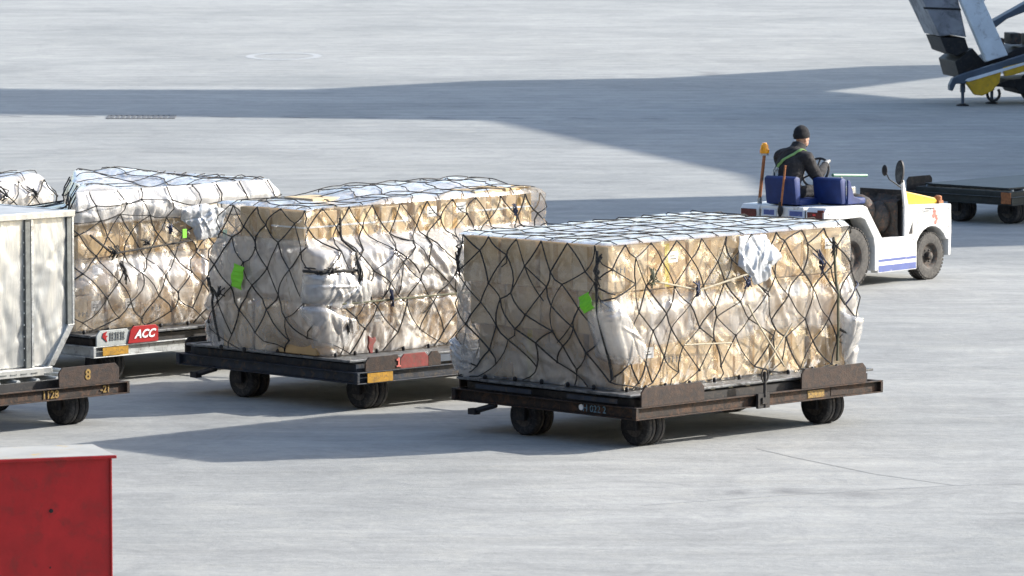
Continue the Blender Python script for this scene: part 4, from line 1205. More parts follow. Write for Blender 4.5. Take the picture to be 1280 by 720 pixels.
# ------------------------------------------------------------------ silver container
def build_container():
    t = thing('air_container', 'dented silver air cargo container on a dolly at left', 'container', (D4[0], D4[1], 0), ANG)
    u0, u1, v0, v1 = 1.18, 3.19, 0.34, 1.87
    zb, zt, zs, ub = 0.62, 2.19, 1.03, 2.87
    prof = [(u0, zb), (ub, zb), (u1, zs), (u1, zt), (u0, zt)]
    def inset_face(v, vin):
        pass
    # skin: slightly buckled panels on the sunlit face
    vn = VN(5)
    edges = [u0 + 0.03, u0 + 0.66, 2.60, u1 - 0.03]
    for k in range(3):
        a, b = edges[k] + 0.022, edges[k + 1] - 0.022
        n, m = 40, 24
        X, Z = np.meshgrid(np.linspace(a, b, m), np.linspace(zb + 0.01, zt - 0.03, n))
        lim = np.where(Z < zs, ub + (u1 - ub) * (Z - zb) / (zs - zb), u1) - 0.03
        X = np.minimum(X, lim)
        Y = v0 + 0.028 + 0.045 * (vn.fbm(X * 2.2, Z * 1.6, 4) - 0.5) + 0.6 * creases(X, Z, 26, 40 + k, (a, b, zb, zt), (0.006, 0.02), 0.1, 0.6, (0.02, 0.07)) - 0.012 * np.sin(np.pi * (X - a) / (b - a)) * np.sin(np.pi * (Z - zb) / (zt - zb))
        me = grid_mesh('side_panel', X, Y, Z, 0 * X, M['cont'])
        link('side_panel', me, t)
    mb = MB(); mb.prism([(u0 + 0.02, zb), (ub - 0.02, zb), (u1 - 0.022, zs), (u1 - 0.022, zt - 0.02), (u0 + 0.02, zt - 0.02)], v0 + 0.06, v1, 'y'); mb.build('shell', M['alu'], t)
    # posts
    for u in (edges[1], edges[2]):
        mb = MB(); mb.box(u - 0.035, u + 0.035, v0 - 0.004, v0 + 0.05, zb - 0.0, zt - 0.055); mb.build('post', M['cont_dark'], t, bevel=0.004)
    mb = MB(); mb.box(u1 - 0.075, u1 - 0.012, v0 - 0.006, v0 + 0.05, zs, zt - 0.055); mb.build('post', M['cont_dark'], t, bevel=0.004)
    mb = MB(); mb.box(u1 - 0.012, u1 + 0.014, v0 - 0.010, v0 + 0.05, zs, zt - 0.055); mb.build('corner_strip', M['alu'], t, bevel=0.003)
    mb = MB(); mb.prism([(ub - 0.02, zb), (ub + 0.06, zb), (u1 + 0.014, zs), (u1 - 0.07, zs)], v0 - 0.012, v0 + 0.05, 'y'); mb.build('corner_strip', M['alu'], t, bevel=0.003)
    mb = MB(); mb.box(edges[2] + 0.036, edges[2] + 0.07, v0 - 0.009, v0 + 0.05, zb, zt - 0.056); mb.build('corner_strip', M['alu'], t, bevel=0.003)
    # top lip and roof
    mb = MB(); mb.box(u0 - 0.01, u1 + 0.016, v0 - 0.03, v0 + 0.05, zt - 0.055, zt + 0.012); mb.build('top_rail', M['cont'], t, bevel=0.006)
    mb = MB(); mb.box(u0, u1, v0 + 0.052, v1, zt - 0.02, zt + 0.002); mb.build('roof', M['cont_roof'], t)
    mb = MB(); mb.box(u1 - 0.04, u1 + 0.014, v0 + 0.052, v1, zt - 0.054, zt + 0.008); mb.build('top_rail', M['alu'], t, bevel=0.004)
    # base
    mb = MB(); mb.box(u0 - 0.02, ub - 0.12, v0 - 0.06, v1, 0.535, zb - 0.003); mb.build('base_rail', M['cont'], t, bevel=0.006)
    mb = MB()
    for k in range(11):
        mb.box(u0 + 0.05 + 0.135 * k, u0 + 0.13 + 0.135 * k, v0 - 0.066, v0 - 0.058, 0.562, 0.575)
    mb.build('base_slot', M['cont_dark'], t)
    mb = MB(); mb.box(ub - 0.12, ub + 0.02, v0 - 0.03, v1, 0.55, zb - 0.006); mb.build('base_rail', M['alu'], t, bevel=0.004)
    rv = None
    for zz in np.arange(zb + 0.08, zt - 0.1, 0.12):
        for u in edges[1:3]:
            if rv is None:
                r_ = MB(); r_.ball((0, 0, 0), 0.008, (1, 0.6, 1), 6, 4); rv = r_.mesh('rivet', M['alu'])
            o = link('rivet', rv, t); o.location = (u - 0.05, v0 + 0.008, float(zz))

def container_mat():
    m, t, b, o = new_mat('dull_container_aluminium')
    v = coords(t)
    n1 = noise(t, 1.6, 6, 0.65, v, 0.5)
    n2 = noise(t, 1.0, 6, 0.65, mapping(t, v, (8, 8, 1.2)), 1.0)
    c = ramp(t, n1.outputs[0], [(0.3, (0.36, 0.365, 0.35)), (0.7, (0.50, 0.50, 0.475))]).outputs[0]
    c = mixc(t, ramp(t, n2.outputs[0], [(0.5, 0), (0.72, 1)]).outputs[0], c, (0.66, 0.64, 0.56))
    t.links.new(c, b.inputs['Base Color'])
    b.inputs['Metallic'].default_value = 0.5
    b.inputs['Roughness'].default_value = 0.42
    bump(t, n2.outputs[0], 0.25, 0.03, b)
    return m
M['cont'] = container_mat()
M['cont_dark'] = simple('dark_container_post', (0.16, 0.17, 0.165), 0.5, 0.5, 0.3, 12)
M['cont_roof'] = simple('grey_container_roof', (0.42, 0.43, 0.43), 0.6, 0.3, 0.15, 4)
build_container()

# ------------------------------------------------------------------ red box in the foreground
def build_red_box():
    t = thing('red_cabinet', 'large red steel box with a chalky flat lid in the lower left corner', 'box', (-2.955, 40.05, 0), R(18))
    L, W, H = 1.9, 0.66, 1.575
    vn = VN(77)
    X, Z = np.meshgrid(np.linspace(-L, -0.012, 40), np.linspace(0.08, H, 34))
    Y = 0.012 * (vn.fbm(X * 2 + 9, Z * 2, 4) - 0.5)
    me = grid_mesh('front_panel', X, Y, Z, 0 * X, M['red']); link('front_panel', me, t)
    mb = MB(); mb.box(-L, -0.014, 0.02, W, 0.06, H - 0.002); mb.build('body', M['red'], t, bevel=0.01)
    mb = MB(); mb.box(-0.016, 0.0, -0.012, W, 0.06, H - 0.003); mb.build('corner_edge', M['red'], t, bevel=0.005)
    mb = MB(); mb.box(-L - 0.03, 0.03, -0.035, W + 0.03, H, H + 0.022); mb.build('lid', [M['red'], M['cream']], t, bevel=0.004)
    mb = MB(); mb.box(-L - 0.02, 0.02, -0.025, W + 0.02, H + 0.0225, H + 0.0255); mb.build('lid_coating', M['cream'], t)
    mb = MB(); mb.box(-L, -0.03, -0.004, W - 0.02, 0.0, 0.06); mb.build('plinth', M['dark'], t)
    mb = MB(); mb.lathe([(0, 0.001), (0, 0.016), (0.008, 0.014), (0.008, 0.001)], (-0.46, 0.0, 1.20), (0, -1, 0), 12); mb.build('lock', M['dark'], t)
    mb = MB(); mb.ball((-0.47, -0.002, 0.78), 0.007, (1, 1, 1), 7, 5); mb.build('bolt', M['dark'], t)
build_red_box()

# ------------------------------------------------------------------ tow tractor
TR = (4.452, 70.918); TA = R(50)
TEU = Vector((math.cos(TA), math.sin(TA), 0)); TEV = Vector((-math.sin(TA), math.cos(TA), 0))
def tw(u, v, z):
    return Vector((TR[0], TR[1], 0)) + TEU * u + TEV * v + Vector((0, 0, z))

def arc(cx, cz, r, a0, a1, n):
    return [(cx + r * math.cos(R(a0 + (a1 - a0) * k / n)), cz + r * math.sin(R(a0 + (a1 - a0) * k / n))) for k in range(n + 1)]

def build_tractor():
    t = thing('tow_tractor', 'white airport tow tractor with blue side stripes and blue seats', 'tow tractor', (TR[0], TR[1], 0), TA)
    W = 1.37
    # rear fenders (near and far), each with its own arch
    fend = [(-0.65, 0.42), (-0.65, 1.02), (-0.60, 1.085), (-0.1, 1.085), (0.20, 1.08), (0.29, 1.05), (0.34, 0.98), (0.63, 0.62), (0.53, 0.62), (0.53, 0.20), (0.47, 0.20), (0.47, 0.52),
            (0.44, 0.64), (0.25, 0.89), (0.15, 0.925), (-0.30, 0.92), (-0.44, 0.84), (-0.48, 0.60), (-0.48, 0.42)]
    for (a, b) in ((0.0, 0.30), (W - 0.30, W)):
        mb = MB(); mb.prism(fend, a, b, 'y'); mb.build('rear_fender', M['white'], t, bevel=0.014)
    # dark inside of the arches
    for (a, b) in ((0.26, 0.30), (W - 0.30, W - 0.26)):
        mb = MB(); mb.prism([(-0.62, 0.30), (0.60, 0.30), (0.60, 0.62), (0.28, 1.03), (-0.62, 1.03)], a + 0.002 if a < 0.5 else a - 0.002, b + 0.03 if a < 0.5 else b - 0.03, 'y'); mb.build('arch_liner', M['dark'], t)
    mb = MB(); mb.box(0.475, 0.526, 0.03, 0.30, 0.21, 0.60); mb.build('arch_liner', M['dark'], t)
    # rear deck and rear face
    mb = MB(); mb.box(-0.65, 0.25, 0.334, W - 0.334, 0.40, 1.082); mb.build('rear_body', M['white'], t, bevel=0.012)
    # floor, sill
    mb = MB(); mb.box(0.25, 1.18, 0.30, W - 0.30, 0.30, 0.42); mb.build('floor_pan', M['dark'], t)
    for (a, b) in ((0.0, 0.12), (W - 0.12, W)):
        mb = MB(); mb.box(0.535, 1.40, a, b, 0.165, 0.615); s_ = mb.build('side_sill', M['white'], t, bevel=0.012)
        y = -0.002 if a == 0 else W + 0.002
        mb = MB(); mb.box(0.55, 1.385, min(y, y + 0.001), max(y, y + 0.001), 0.178, 0.262); mb.build('stripe', M['purple'], s_)
        mb = MB(); mb.box(0.55, 1.385, min(y, y + 0.001), max(y, y + 0.001), 0.31, 0.345); mb.build('stripe', M['purple'], s_)
    mb = MB(); mb.box(0.62, 1.35, 0.13, 0.30, 0.36, 0.42); mb.build('step', M['grimy'], t)
    # nose with front arches
    nose = [(1.16, 0.618), (1.16, 1.02), (2.175, 0.985), (2.185, 0.62), (2.165, 0.30), (2.12, 0.30), (2.12, 0.52)] + arc(1.735, 0.33, 0.385, 30, 150, 8) + [(1.36, 0.50), (1.36, 0.618)]
    for (a, b) in ((0.0, 0.26), (W - 0.26, W)):
        mb = MB(); mb.prism(nose, a, b, 'y'); mb.build('front_fender', M['white'], t, bevel=0.012)
    for (a, b) in ((0.262, 0.29), (W - 0.29, W - 0.262)):
        mb = MB(); mb.prism([(1.2, 0.28), (2.13, 0.28), (2.13, 0.96), (1.2, 0.98)], a, b, 'y'); mb.build('arch_liner', M['dark'], t)
    mb = MB(); mb.prism([(1.18, 0.40), (2.18, 0.40), (2.176, 0.965), (1.18, 1.0)], 0.292, W - 0.292, 'y'); mb.build('nose', M['white'], t, bevel=0.012)
    mb = MB(); mb.prism([(1.215, 0.64), (1.30, 0.64), (1.30, 0.80)], -0.004, 0.0005, 'y'); mb.build('vent', M['dark'], t)
    mb = MB(); mb.box(2.186, 2.25, 0.1, W - 0.1, 0.34, 0.5); mb.build('front_bumper', M['dark'], t, bevel=0.01)
    # faded red emblem on the nose side
    mb = MB()
    for (du, dz, s_) in ((0, 0.06, 1.0), (0.035, 0.0, 0.9), (-0.03, 0.015, 0.8), (0.02, -0.07, 0.8), (0.05, -0.03, 0.6), (-0.015, 0.11, 0.5)):
        pts = [(1.80 + du + 0.035 * s_ * (1 + 0.3 * math.sin(3 * a)) * math.cos(a), 0.83 + dz + 0.05 * s_ * (1 + 0.3 * math.cos(2 * a)) * math.sin(a)) for a in np.linspace(0, 2 * math.pi, 10, endpoint=False)]
        mb.prism(pts, -0.0025 - 0.0004 * len(mb.v) / 20, 0.001, 'y')
    mb.build('emblem', M['faded_red'], t)
    for (u0_, u1_, z0_, z1_) in ((1.42, 1.426, 0.72, 1.0), (1.43, 2.15, 0.905, 0.910), (0.56, 1.38, 0.47, 0.474), (0.95, 0.955, 0.36, 0.60)):
        mb = MB(); mb.box(u0_, u1_, -0.0025, 0.0008, z0_, z1_); mb.build('panel_gap', M['grimy'], t)
    for (u_, z_) in ((1.24, 0.95), (1.24, 0.88), (2.12, 0.93), (2.12, 0.68), (0.60, 0.56), (1.33, 0.56), (-0.55, 1.0), (0.10, 1.0)):
        mb = MB(); mb.ball((u_, -0.001, z_), 0.011, (1, 0.5, 1), 7, 5); mb.build('bolt', M['grimy'], t)
    mb = MB(); mb.tube([(1.55, -0.02, 0.955), (1.60, -0.035, 0.955), (1.70, -0.035, 0.955), (1.75, -0.02, 0.955)], 0.008, 6); mb.build('grab_handle', M['dark'], t)
    # hood, yellow
    mb = MB(); mb.prism([(1.20, 1.0), (1.20, 1.215), (1.3, 1.20), (2.0, 1.07), (2.10, 0.99)], 0.14, 0.70, 'y'); mb.build('hood', M['yellow'], t, bevel=0.015)
    mb = MB(); mb.lathe([(0, 0.05), (0.05, 0.05), (0.065, 0.03)], (2.10, 0.16, 1.03), (0, 0, 1), 12); mb.box(2.05, 2.15, 0.11, 0.21, 0.985, 1.03); mb.build('front_lamp', M['pole'], t)
    # cowl side plate and dash
    mb = MB(); mb.prism([(1.12, 0.616), (1.19, 0.616), (1.20, 1.02), (1.10, 1.36), (1.065, 1.36), (1.12, 1.0)], -0.004, 0.03, 'y'); mb.build('cowl_plate', M['white'], t, bevel=0.006)
    mb = MB(); mb.box(1.10, 1.19, 0.70, W - 0.004, 0.42, 0.96); mb.build('bulkhead', M['white'], t, bevel=0.01)
    vn = VN(15)
    X, Z = np.meshgrid(np.linspace(0.04, 0.64, 30), np.linspace(0.42, 1.17, 26))
    Y = 1.10 - 0.03 - 0.16 * vn.fbm(X * 4, Z * 4, 4) + 0.10 * (Z > 1.1)
    link('dashboard', grid_mesh('dashboard', Y, X, Z, 0 * X, M['grimy']), t)
    mb = MB(); mb.box(1.095, 1.118, 0.032, 0.71, 0.42, 1.228); mb.build('bulkhead', M['dark'], t)
    # soft dark cover slumped over the controls, seen through the open side
    mb = MB()
    mb.ball((0.78, 0.55, 0.94), 0.25, (0.9, 1.2, 0.95), 14, 9); mb.ball((0.95, 0.30, 0.86), 0.17, (0.8, 1.0, 1.3), 12, 8); mb.box(0.55, 1.0, 0.32, 1.0, 0.42, 0.86); mb.ball((0.62, 0.42, 0.80), 0.16, (1, 1, 1.1), 12, 8)
    o = mb.build('console_cover', M['grimy'], t, smooth=True)
    # seats
    for (u, v0, v1, zt, sl) in ((-0.58, 0.50, 1.00, 1.475, -0.05), (-0.12, 0.10, 0.56, 1.45, -0.05)):
        mb = MB(); mb.prism([(u, 1.10), (u + 0.10, 1.10), (u + 0.10 + sl * 0.3, zt - 0.02), (u + 0.06 + sl, zt), (u + sl, zt - 0.03)], v0, v1, 'y')
        s_ = mb.build('seat_back', M['navy'], t, bevel=0.03, smooth=True)
        mb = MB(); mb.box(u + 0.08, u + 0.52, v0, v1, 1.086, 1.17); mb.build('seat_cushion', M['navy'], t, bevel=0.03, smooth=True)
    mb = MB(); mb.prism([(-0.03, 1.10), (0.36, 1.10), (0.30, 1.14), (0.10, 1.20), (0.02, 1.40), (-0.03, 1.42)], 0.075, 0.10, 'y'); mb.build('seat_side', M['navy'], t, bevel=0.008)
    mb = MB(); mb.box(0.20, 0.26, 0.62, 0.70, 1.085, 1.22); mb.build('switch_box', M['white'], t, bevel=0.008)
    # bright bracket and green bar beyond the passenger seat
    mb = MB(); mb.prism([(0.80, 1.0), (0.90, 1.0), (0.84, 1.26), (0.72, 1.26)], 0.60, 0.76, 'y'); mb.build('bracket', M['alu'], t, bevel=0.01)
    mb = MB(); mb.tube([(1.12, 1.18, 1.37), (1.88, 1.18, 1.325)], 0.022, 8); mb.build('bar', M['green'], t)
    mb = MB(); mb.tube([(1.35, 1.18, 1.2), (1.30, 1.18, 1.36)], 0.012, 6); mb.build('bar_stay', M['alu'], t)
    # wheels
    for (u, r, wd, yy) in ((0.0, 0.40, 0.24, (0.145, W - 0.145)), (1.735, 0.315, 0.19, (0.115, W - 0.115))):
        for y in yy:
            sg = -1 if y < 0.5 else 1
            mb = MB(); mb.lathe([(0, 0.01), (0, 0.06), (0.05, 0.05), (0.06, 0.01)], (0, sg * wd * 0.28, 0), (0, sg, 0), 14)
            wo = mb.build('wheel', M['grimy'], t); wo.location = (u, y, r)
            mb = MB(); mb.lathe(tyre_prof(r, wd, r * 0.56), (0, 0, 0), (0, 1, 0), 36, 0, False)
            n_ = 40
            for k in range(n_):                       # tread blocks
                a = 2 * math.pi * k / n_
                for q in (-1, 1):
                    c = Vector((math.cos(a + q * 0.06), 0, math.sin(a + q * 0.06))); tg = Vector((-c.z, 0, c.x))
                    p0 = c * r * 0.97
                    vs = [p0 + tg * sx * r * 0.05 + Vector((0, q * wd * sy, 0)) + c * sz for sz in (0, r * 0.042) for sy in (0.08, 0.46) for sx in (-1, 1)]
                    mb.add(vs, [(0, 2, 3, 1), (4, 5, 7, 6), (0, 1, 5, 4), (2, 6, 7, 3), (0, 4, 6, 2), (1, 3, 7, 5)])
            mb.build('tyre', M['tyre_t'], wo, smooth=True)
            mb = MB(); mb.lathe([(-wd * 0.35, 0.02), (-wd * 0.4, r * 0.57), (wd * 0.44, r * 0.57), (wd * 0.40, r * 0.5), (wd * 0.22, r * 0.42), (wd * 0.20, 0.02)], (0, 0, 0), (0, sg, 0), 24)
            mb.build('rim', M['grimy'], wo, smooth=True)
            for k in range(6):
                a = 2 * math.pi * k / 6
                mb = MB(); mb.ball((r * 0.27 * math.cos(a), sg * wd * 0.23, r * 0.27 * math.sin(a)), 0.014, (1, 1, 1), 6, 4); mb.build('wheel_nut', M['rim'], wo)
    # rear lamps and plates on the rear face
    for (v0, v1) in ((0.02, 0.26), (1.10, 1.34)):
        mb = MB(); mb.box(-0.672, -0.652, v0, v1, 0.93, 1.03); o = mb.build('tail_lamp', M['tail_lamp'], t, bevel=0.006)
        if v0 < 0.5:
            mb = MB(); mb.box(-0.676, -0.671, 0.12, 0.165, 0.985, 1.01); mb.build('lens', M['red_lens'], o)
    mb = MB(); mb.box(-0.665, -0.651, 0.0, 0.10, 1.03, 1.06); mb.build('tail_lamp', M['tail_lamp'], t, bevel=0.004)
    for (v0, v1) in ((0.31, 0.58), (0.77, 1.0)):
        mb = MB(); mb.box(-0.664, -0.651, v0, v1, 0.92, 1.045); o = mb.build('plate', M['plate_blue'], t, bevel=0.004)
        mb = MB(); mb.box(-0.667, -0.6635, v0 + 0.03, v1 - 0.03, 0.965, 1.03); mb.build('plate_print', M['purple'], o)
    mb = MB(); mb.ball((-0.69, 0.68, 1.03), 0.05, (0.7, 0.8, 1.5), 9, 7); mb.tube([(-0.66, 0.68, 1.09), (-0.70, 0.68, 1.14), (-0.69, 0.69, 0.95)], 0.018, 6); mb.build('tow_hook', M['dark'], t)
    # poles
    mb = MB(); mb.tube([(-0.45, 1.20, 1.08), (-0.45, 1.20, 1.16)], 0.03, 8); p_ = mb.build('beacon_pole', M['galv'], t)
    mb = MB(); mb.tube([(-0.45, 1.20, 1.15), (-0.42, 1.15, 1.72)], 0.022, 8); mb.build('pole_shaft', M['pole'], p_)
    mb = MB(); mb.lathe([(0, 0.055), (0.025, 0.055), (0.03, 0.05)], (-0.42, 1.148, 1.715), (0, 0, 1), 14); b_ = mb.build('beacon', M['galv'], t)
    mb = MB(); mb.lathe([(0, 0.062), (0.05, 0.064), (0.055, 0.055), (0.10, 0.05), (0.135, 0.03), (0.14, 0.005)], (-0.42, 1.148, 1.743), (0, 0, 1), 14); mb.build('beacon_lens', M['amber'], b_, smooth=True)
    mb = MB(); mb.tube([(-0.68, 0.68, 1.05), (-0.665, 0.62, 1.62)], 0.014, 8); mb.build('flag_pole', M['pole'], t)
    # mirrors
    mb = MB(); mb.lathe([(-0.02, 0.001), (-0.02, 0.085), (0.01, 0.09), (0.025, 0.05), (0.026, 0.001)], (0, 0, 0), (1, 0, 0), 18)
    for k in range(len(mb.v)):
        p = mb.v[k]; mb.v[k] = (p[0], p[1] * 0.68, p[2] * 1.85)
    o = mb.build('mirror', M['dark'], t, smooth=True); o.location = (0.98, -0.02, 1.47); o.rotation_euler = (0, R(8), R(12))
    mb = MB(); mb.lathe([(-0.0225, 0.001), (-0.0225, 0.075), (-0.021, 0.075), (-0.021, 0.001)], (0, 0, 0), (1, 0, 0), 18)
    for k in range(len(mb.v)):
        p = mb.v[k]; mb.v[k] = (p[0], p[1] * 0.68, p[2] * 1.85)
    mb.build('mirror_glass', M['mirror'], o)
    mb = MB(); mb.tube([(1.08, 0.0, 1.33), (1.03, -0.01, 1.42), (0.99, -0.015, 1.46)], 0.010, 6); mb.build('mirror_arm', M['dark'], t)
    mb = MB(); mb.ball((0, 0, 0), 0.06, (0.35, 0.75, 1.25), 10, 7); mb.tube([(0, 0, 0), (0.05, -0.04, -0.12), (0.24, -0.1, -0.24)], 0.008, 6); o = mb.build('mirror', M['dark'], t); o.location = (1.15, 0.35, 1.47)
    # steering
    c = Vector((0.29, 0.84, 1.47)); ax = Vector((-0.88, 0, 0.47)).normalized()
    x = Vector((0, 1, 0)); y = ax.cross(x)
    mb = MB(); ring = [c + (x * math.cos(a) + y * math.sin(a)) * 0.20 for a in np.linspace(0, 2 * math.pi, 29)]
    mb.tube(ring, 0.016, 8)
    for a in (0.5, 2.6, 4.7):
        mb.tube([c, c + (x * math.cos(a) + y * math.sin(a)) * 0.20], 0.012, 6)
    mb.lathe([(-0.03, 0.04), (0.02, 0.045), (0.03, 0.01)], c, ax, 12)
    mb.build('steering_wheel', M['dark'], t, smooth=True)
    mb = MB(); mb.tube([c, c - ax * 0.28, Vector((0.8, 0.84, 0.9))], [0.02, 0.025, 0.035], 8); mb.build('steering_column', M['dark'], t)
    return t
build_tractor()

# ------------------------------------------------------------------ driver
def build_driver():
    root = thing('person', 'driver in black knitted cap and dark jacket with lime sash, gripping the steering wheel', 'person', (TR[0], TR[1], 0), TA)
    hip = Vector((-0.36, 0.84, 1.23))
    J = {}
    V_ = []; E_ = []; RAD = []
    def add(p, r, parent=None):
        V_.append(tuple(p)); RAD.append(r if hasattr(r, '__len__') else (r, r))
        if parent is not None: E_.append((parent, len(V_) - 1))
        return len(V_) - 1
    pel = add(hip, (0.165, 0.195))
    bel = add(hip + Vector((0.015, 0, 0.16)), (0.165, 0.20), pel)
    che = add(hip + Vector((0.085, 0, 0.33)), (0.17, 0.215), bel)
    upc = add(hip + Vector((0.165, 0, 0.46)), (0.145, 0.19), che)
    nk = add(hip + Vector((0.245, 0, 0.565)), (0.075, 0.072), upc)
    nk2 = add(hip + Vector((0.285, 0, 0.62)), (0.06, 0.056), nk)
    for sg, hand in ((-1, Vector((0.37, 0.72, 1.61))), (1, Vector((0.36, 0.97, 1.60)))):
        sh = hip + Vector((0.165, sg * 0.205, 0.455))
        a = add(sh, (0.095, 0.10), upc)
        el = hip + Vector((0.31, sg * 0.275, 0.20))
        m_ = add(sh.lerp(el, 0.5), (0.084, 0.086), a)
        e = add(el, (0.074, 0.076), m_)
        wr = hand + (el - hand).normalized() * 0.075
        f = add(el.lerp(wr, 0.55), (0.062, 0.064), e)
        wq = add(wr, (0.036, 0.038), f)
        J[sg] = (el, wr, hand)
    for sg in (-1, 1):
        h1 = add(hip + Vector((0.07, sg * 0.095, -0.01)), (0.105, 0.105), pel)
        kn = hip + Vector((0.44, sg * 0.13, 0.03))
        m_ = add((hip + Vector((0.07, sg * 0.095, -0.01))).lerp(kn, 0.55), (0.085, 0.085), h1)
        k = add(kn, (0.066, 0.068), m_)
        an = hip + Vector((0.60, sg * 0.13, -0.62))
        c = add(kn.lerp(an, 0.4), (0.062, 0.062), k)
        q = add(an, (0.044, 0.044), c)
        add(an + Vector((0.10, 0, -0.06)), (0.045, 0.048), q)
        add(an + Vector((0.17, 0, -0.07)), (0.035, 0.045), len(V_) - 1)
    body = MB()
    for (i, j) in E_:
        a_, b_ = Vector(V_[i]), Vector(V_[j])
        n_ = max(3, int((b_ - a_).length / 0.022))
        for k in range(n_ + 1):
            f = k / n_
            r0 = RAD[i][0] * (1 - f) + RAD[j][0] * f; r1 = RAD[i][1] * (1 - f) + RAD[j][1] * f
            body.ball(a_.lerp(b_, f), 1.0, (r0, r1, min(r0, r1)), 14, 10)
    bm_ = bmesh.new(); bm_.from_mesh(body.mesh('tmp', M['skin']))
    bmesh.ops.recalc_face_normals(bm_, faces=bm_.faces)
    # head, nose, ears, jaw and hands go into the same skin and are welded by remeshing
    HC = hip + Vector((0.335, -0.01, 0.70))
    yaw = R(-14)
    Rm = Matrix.Rotation(yaw, 3, 'Z')
    def hp(x, y, z):
        return HC + Rm @ Vector((x, y, z))
    extra = MB()
    def blob(c, sx, sy, sz, rot=None):
        k0 = len(extra.v); extra.ball((0, 0, 0), 1.0, (sx, sy, sz), 18, 14)
        for k in range(k0, len(extra.v)):
            extra.v[k] = tuple(Vector(c) + (rot or Rm) @ Vector(extra.v[k]))
    blob(hp(0, 0, 0.02), 0.098, 0.078, 0.112); blob(hp(0.03, 0, -0.055), 0.066, 0.058, 0.066); blob(hp(0.062, 0, -0.088), 0.027, 0.03, 0.022)
    blob(hp(0.10, 0, -0.012), 0.020, 0.014, 0.022); blob(hp(0.093, 0, 0.01), 0.012, 0.010, 0.03); blob(hp(0.083, 0, -0.058), 0.014, 0.024, 0.008); blob(hp(0.086, 0, 0.034), 0.014, 0.05, 0.010)
    for sg in (-1, 1):
        blob(hp(-0.005, sg * 0.079, -0.008), 0.020, 0.010, 0.032)
    c = Vector((0.29, 0.84, 1.47)); ax = Vector((-0.88, 0, 0.47)).normalized()
    for sg in (-1, 1):
        el, wr, hand = J[sg]
        d = (hand - wr).normalized(); side = Vector((0, sg, 0)); side = (side - d * side.dot(d)).normalized(); up = d.cross(side) * (1 if sg < 0 else -1)
        if up.z < 0: up = -up
        rot = Matrix((d, side, up)).transposed()
        blob(wr + d * 0.045, 0.052, 0.042, 0.024, rot)
        for k in range(4):
            b0 = wr + d * 0.082 + side * (0.030 - 0.020 * k)
            ln = (0.034, 0.040, 0.037, 0.029)[k]
            p1 = b0 + d * ln + up * 0.004; p2 = p1 + d * 0.012 - up * 0.028; p3 = p2 - d * 0.018 - up * 0.016
            extra.tube([b0 - d * 0.02, b0, p1, p2, p3], [0.0105, 0.0105, 0.0098, 0.009, 0.0075], 8)
        t0 = wr + d * 0.035 - side * 0.036 ; t1 = t0 + d * 0.03 - side * 0.018 - up * 0.012; t2 = t1 + d * 0.024 + side * 0.006 - up * 0.016
        extra.tube([wr + d * 0.03 - side * 0.02, t0, t1, t2], [0.013, 0.0125, 0.0115, 0.009], 8)
    bm2 = bmesh.new(); bm2.from_mesh(extra.mesh('tmp', M['skin']))
    bmesh.ops.recalc_face_normals(bm2, faces=bm2.faces)
    tm = bpy.data.meshes.new('tmp2'); bm2.to_mesh(tm); bm2.free()
    bm_.from_mesh(tm)
    me = bpy.data.meshes.new('body'); bm_.to_mesh(me); bm_.free()
    o = bpy.data.objects.new('tmp', me); COL.objects.link(o)
    rm = o.modifiers.new('weld', 'REMESH'); rm.mode = 'VOXEL'; rm.voxel_size = 0.0085; rm.use_smooth_shade = True
    sm = o.modifiers.new('smooth', 'SMOOTH'); sm.iterations = 4; sm.factor = 0.5
    me2 = bpy.data.meshes.new_from_object(o.evaluated_get(bpy.context.evaluated_depsgraph_get()))
    bpy.data.objects.remove(o)
    me2.name = 'body'
    # cloth folds on jacket and trousers; materials by region
    nv = len(me2.vertices)
    co = np.empty(nv * 3, np.float32); me2.vertices.foreach_get('co', co); co = co.reshape(-1, 3)
    nm = np.empty(nv * 3, np.float32); me2.vertices.foreach_get('normal', nm); nm = nm.reshape(-1, 3)
    vn = VN(91)
    head = (co[:, 2] > hip.z + 0.60)
    handm = np.zeros(nv, bool)
    for sg in (-1, 1):
        handm |= np.linalg.norm(co - np.array(J[sg][2]), axis=1) < 0.085
    fold = 0.034 * (vn.folds(co[:, 0] * 6 + co[:, 1] * 5, co[:, 2] * 9 + co[:, 1] * 3, 3) - 0.5)
    co = co + nm * (fold * ~(head | handm))[:, None]
    me2.vertices.foreach_set('co', co.ravel())
    for m_ in ('fabric', 'skin', 'glove', 'trousers'): me2.materials.append(M[m_])
    mi = []
    for p in me2.polygons:
        c_ = p.center
        ci = np.array(c_)
        if (c_ - HC).length < 0.165 and c_.z > hip.z + 0.60: mi.append(1)
        elif any(np.linalg.norm(ci - np.array(J[sg][2])) < 0.078 for sg in (-1, 1)): mi.append(2)
        elif c_.z < hip.z + 0.06: mi.append(3)
        else: mi.append(0)
    me2.polygons.foreach_set('material_index', mi)
    me2.polygons.foreach_set('use_smooth', [True] * len(mi))
    me2.update()
    link('body', me2, root)
    # eyes
    for sg in (-1, 1):
        mb = MB(); mb.ball(hp(0.082, sg * 0.03, 0.012), 0.011, (1, 1, 0.7), 8, 6); mb.build('eye', M['dark'], root)
    # knitted cap: dome with turned-up ribbed rim
    mb = MB(); mb.ball((0, 0, 0), 1.0, (0.116, 0.096, 0.125), 28, 18)
    tilt = Matrix.Rotation(R(-6), 3, 'Y')
    keep = []
    vs = []
    for p in mb.v:
        z = max(p[2], -0.035)
        vs.append((p[0], p[1], z))
    mb2 = MB()
    prof = [(-0.045, 0.094), (-0.047, 0.104), (-0.02, 0.110), (0.012, 0.109), (0.02, 0.102), (0.05, 0.097), (0.085, 0.078), (0.108, 0.052), (0.120, 0.024), (0.123, 0.004)]
    mb2.lathe(prof, (0, 0, 0), (0, 0, 1), 30)
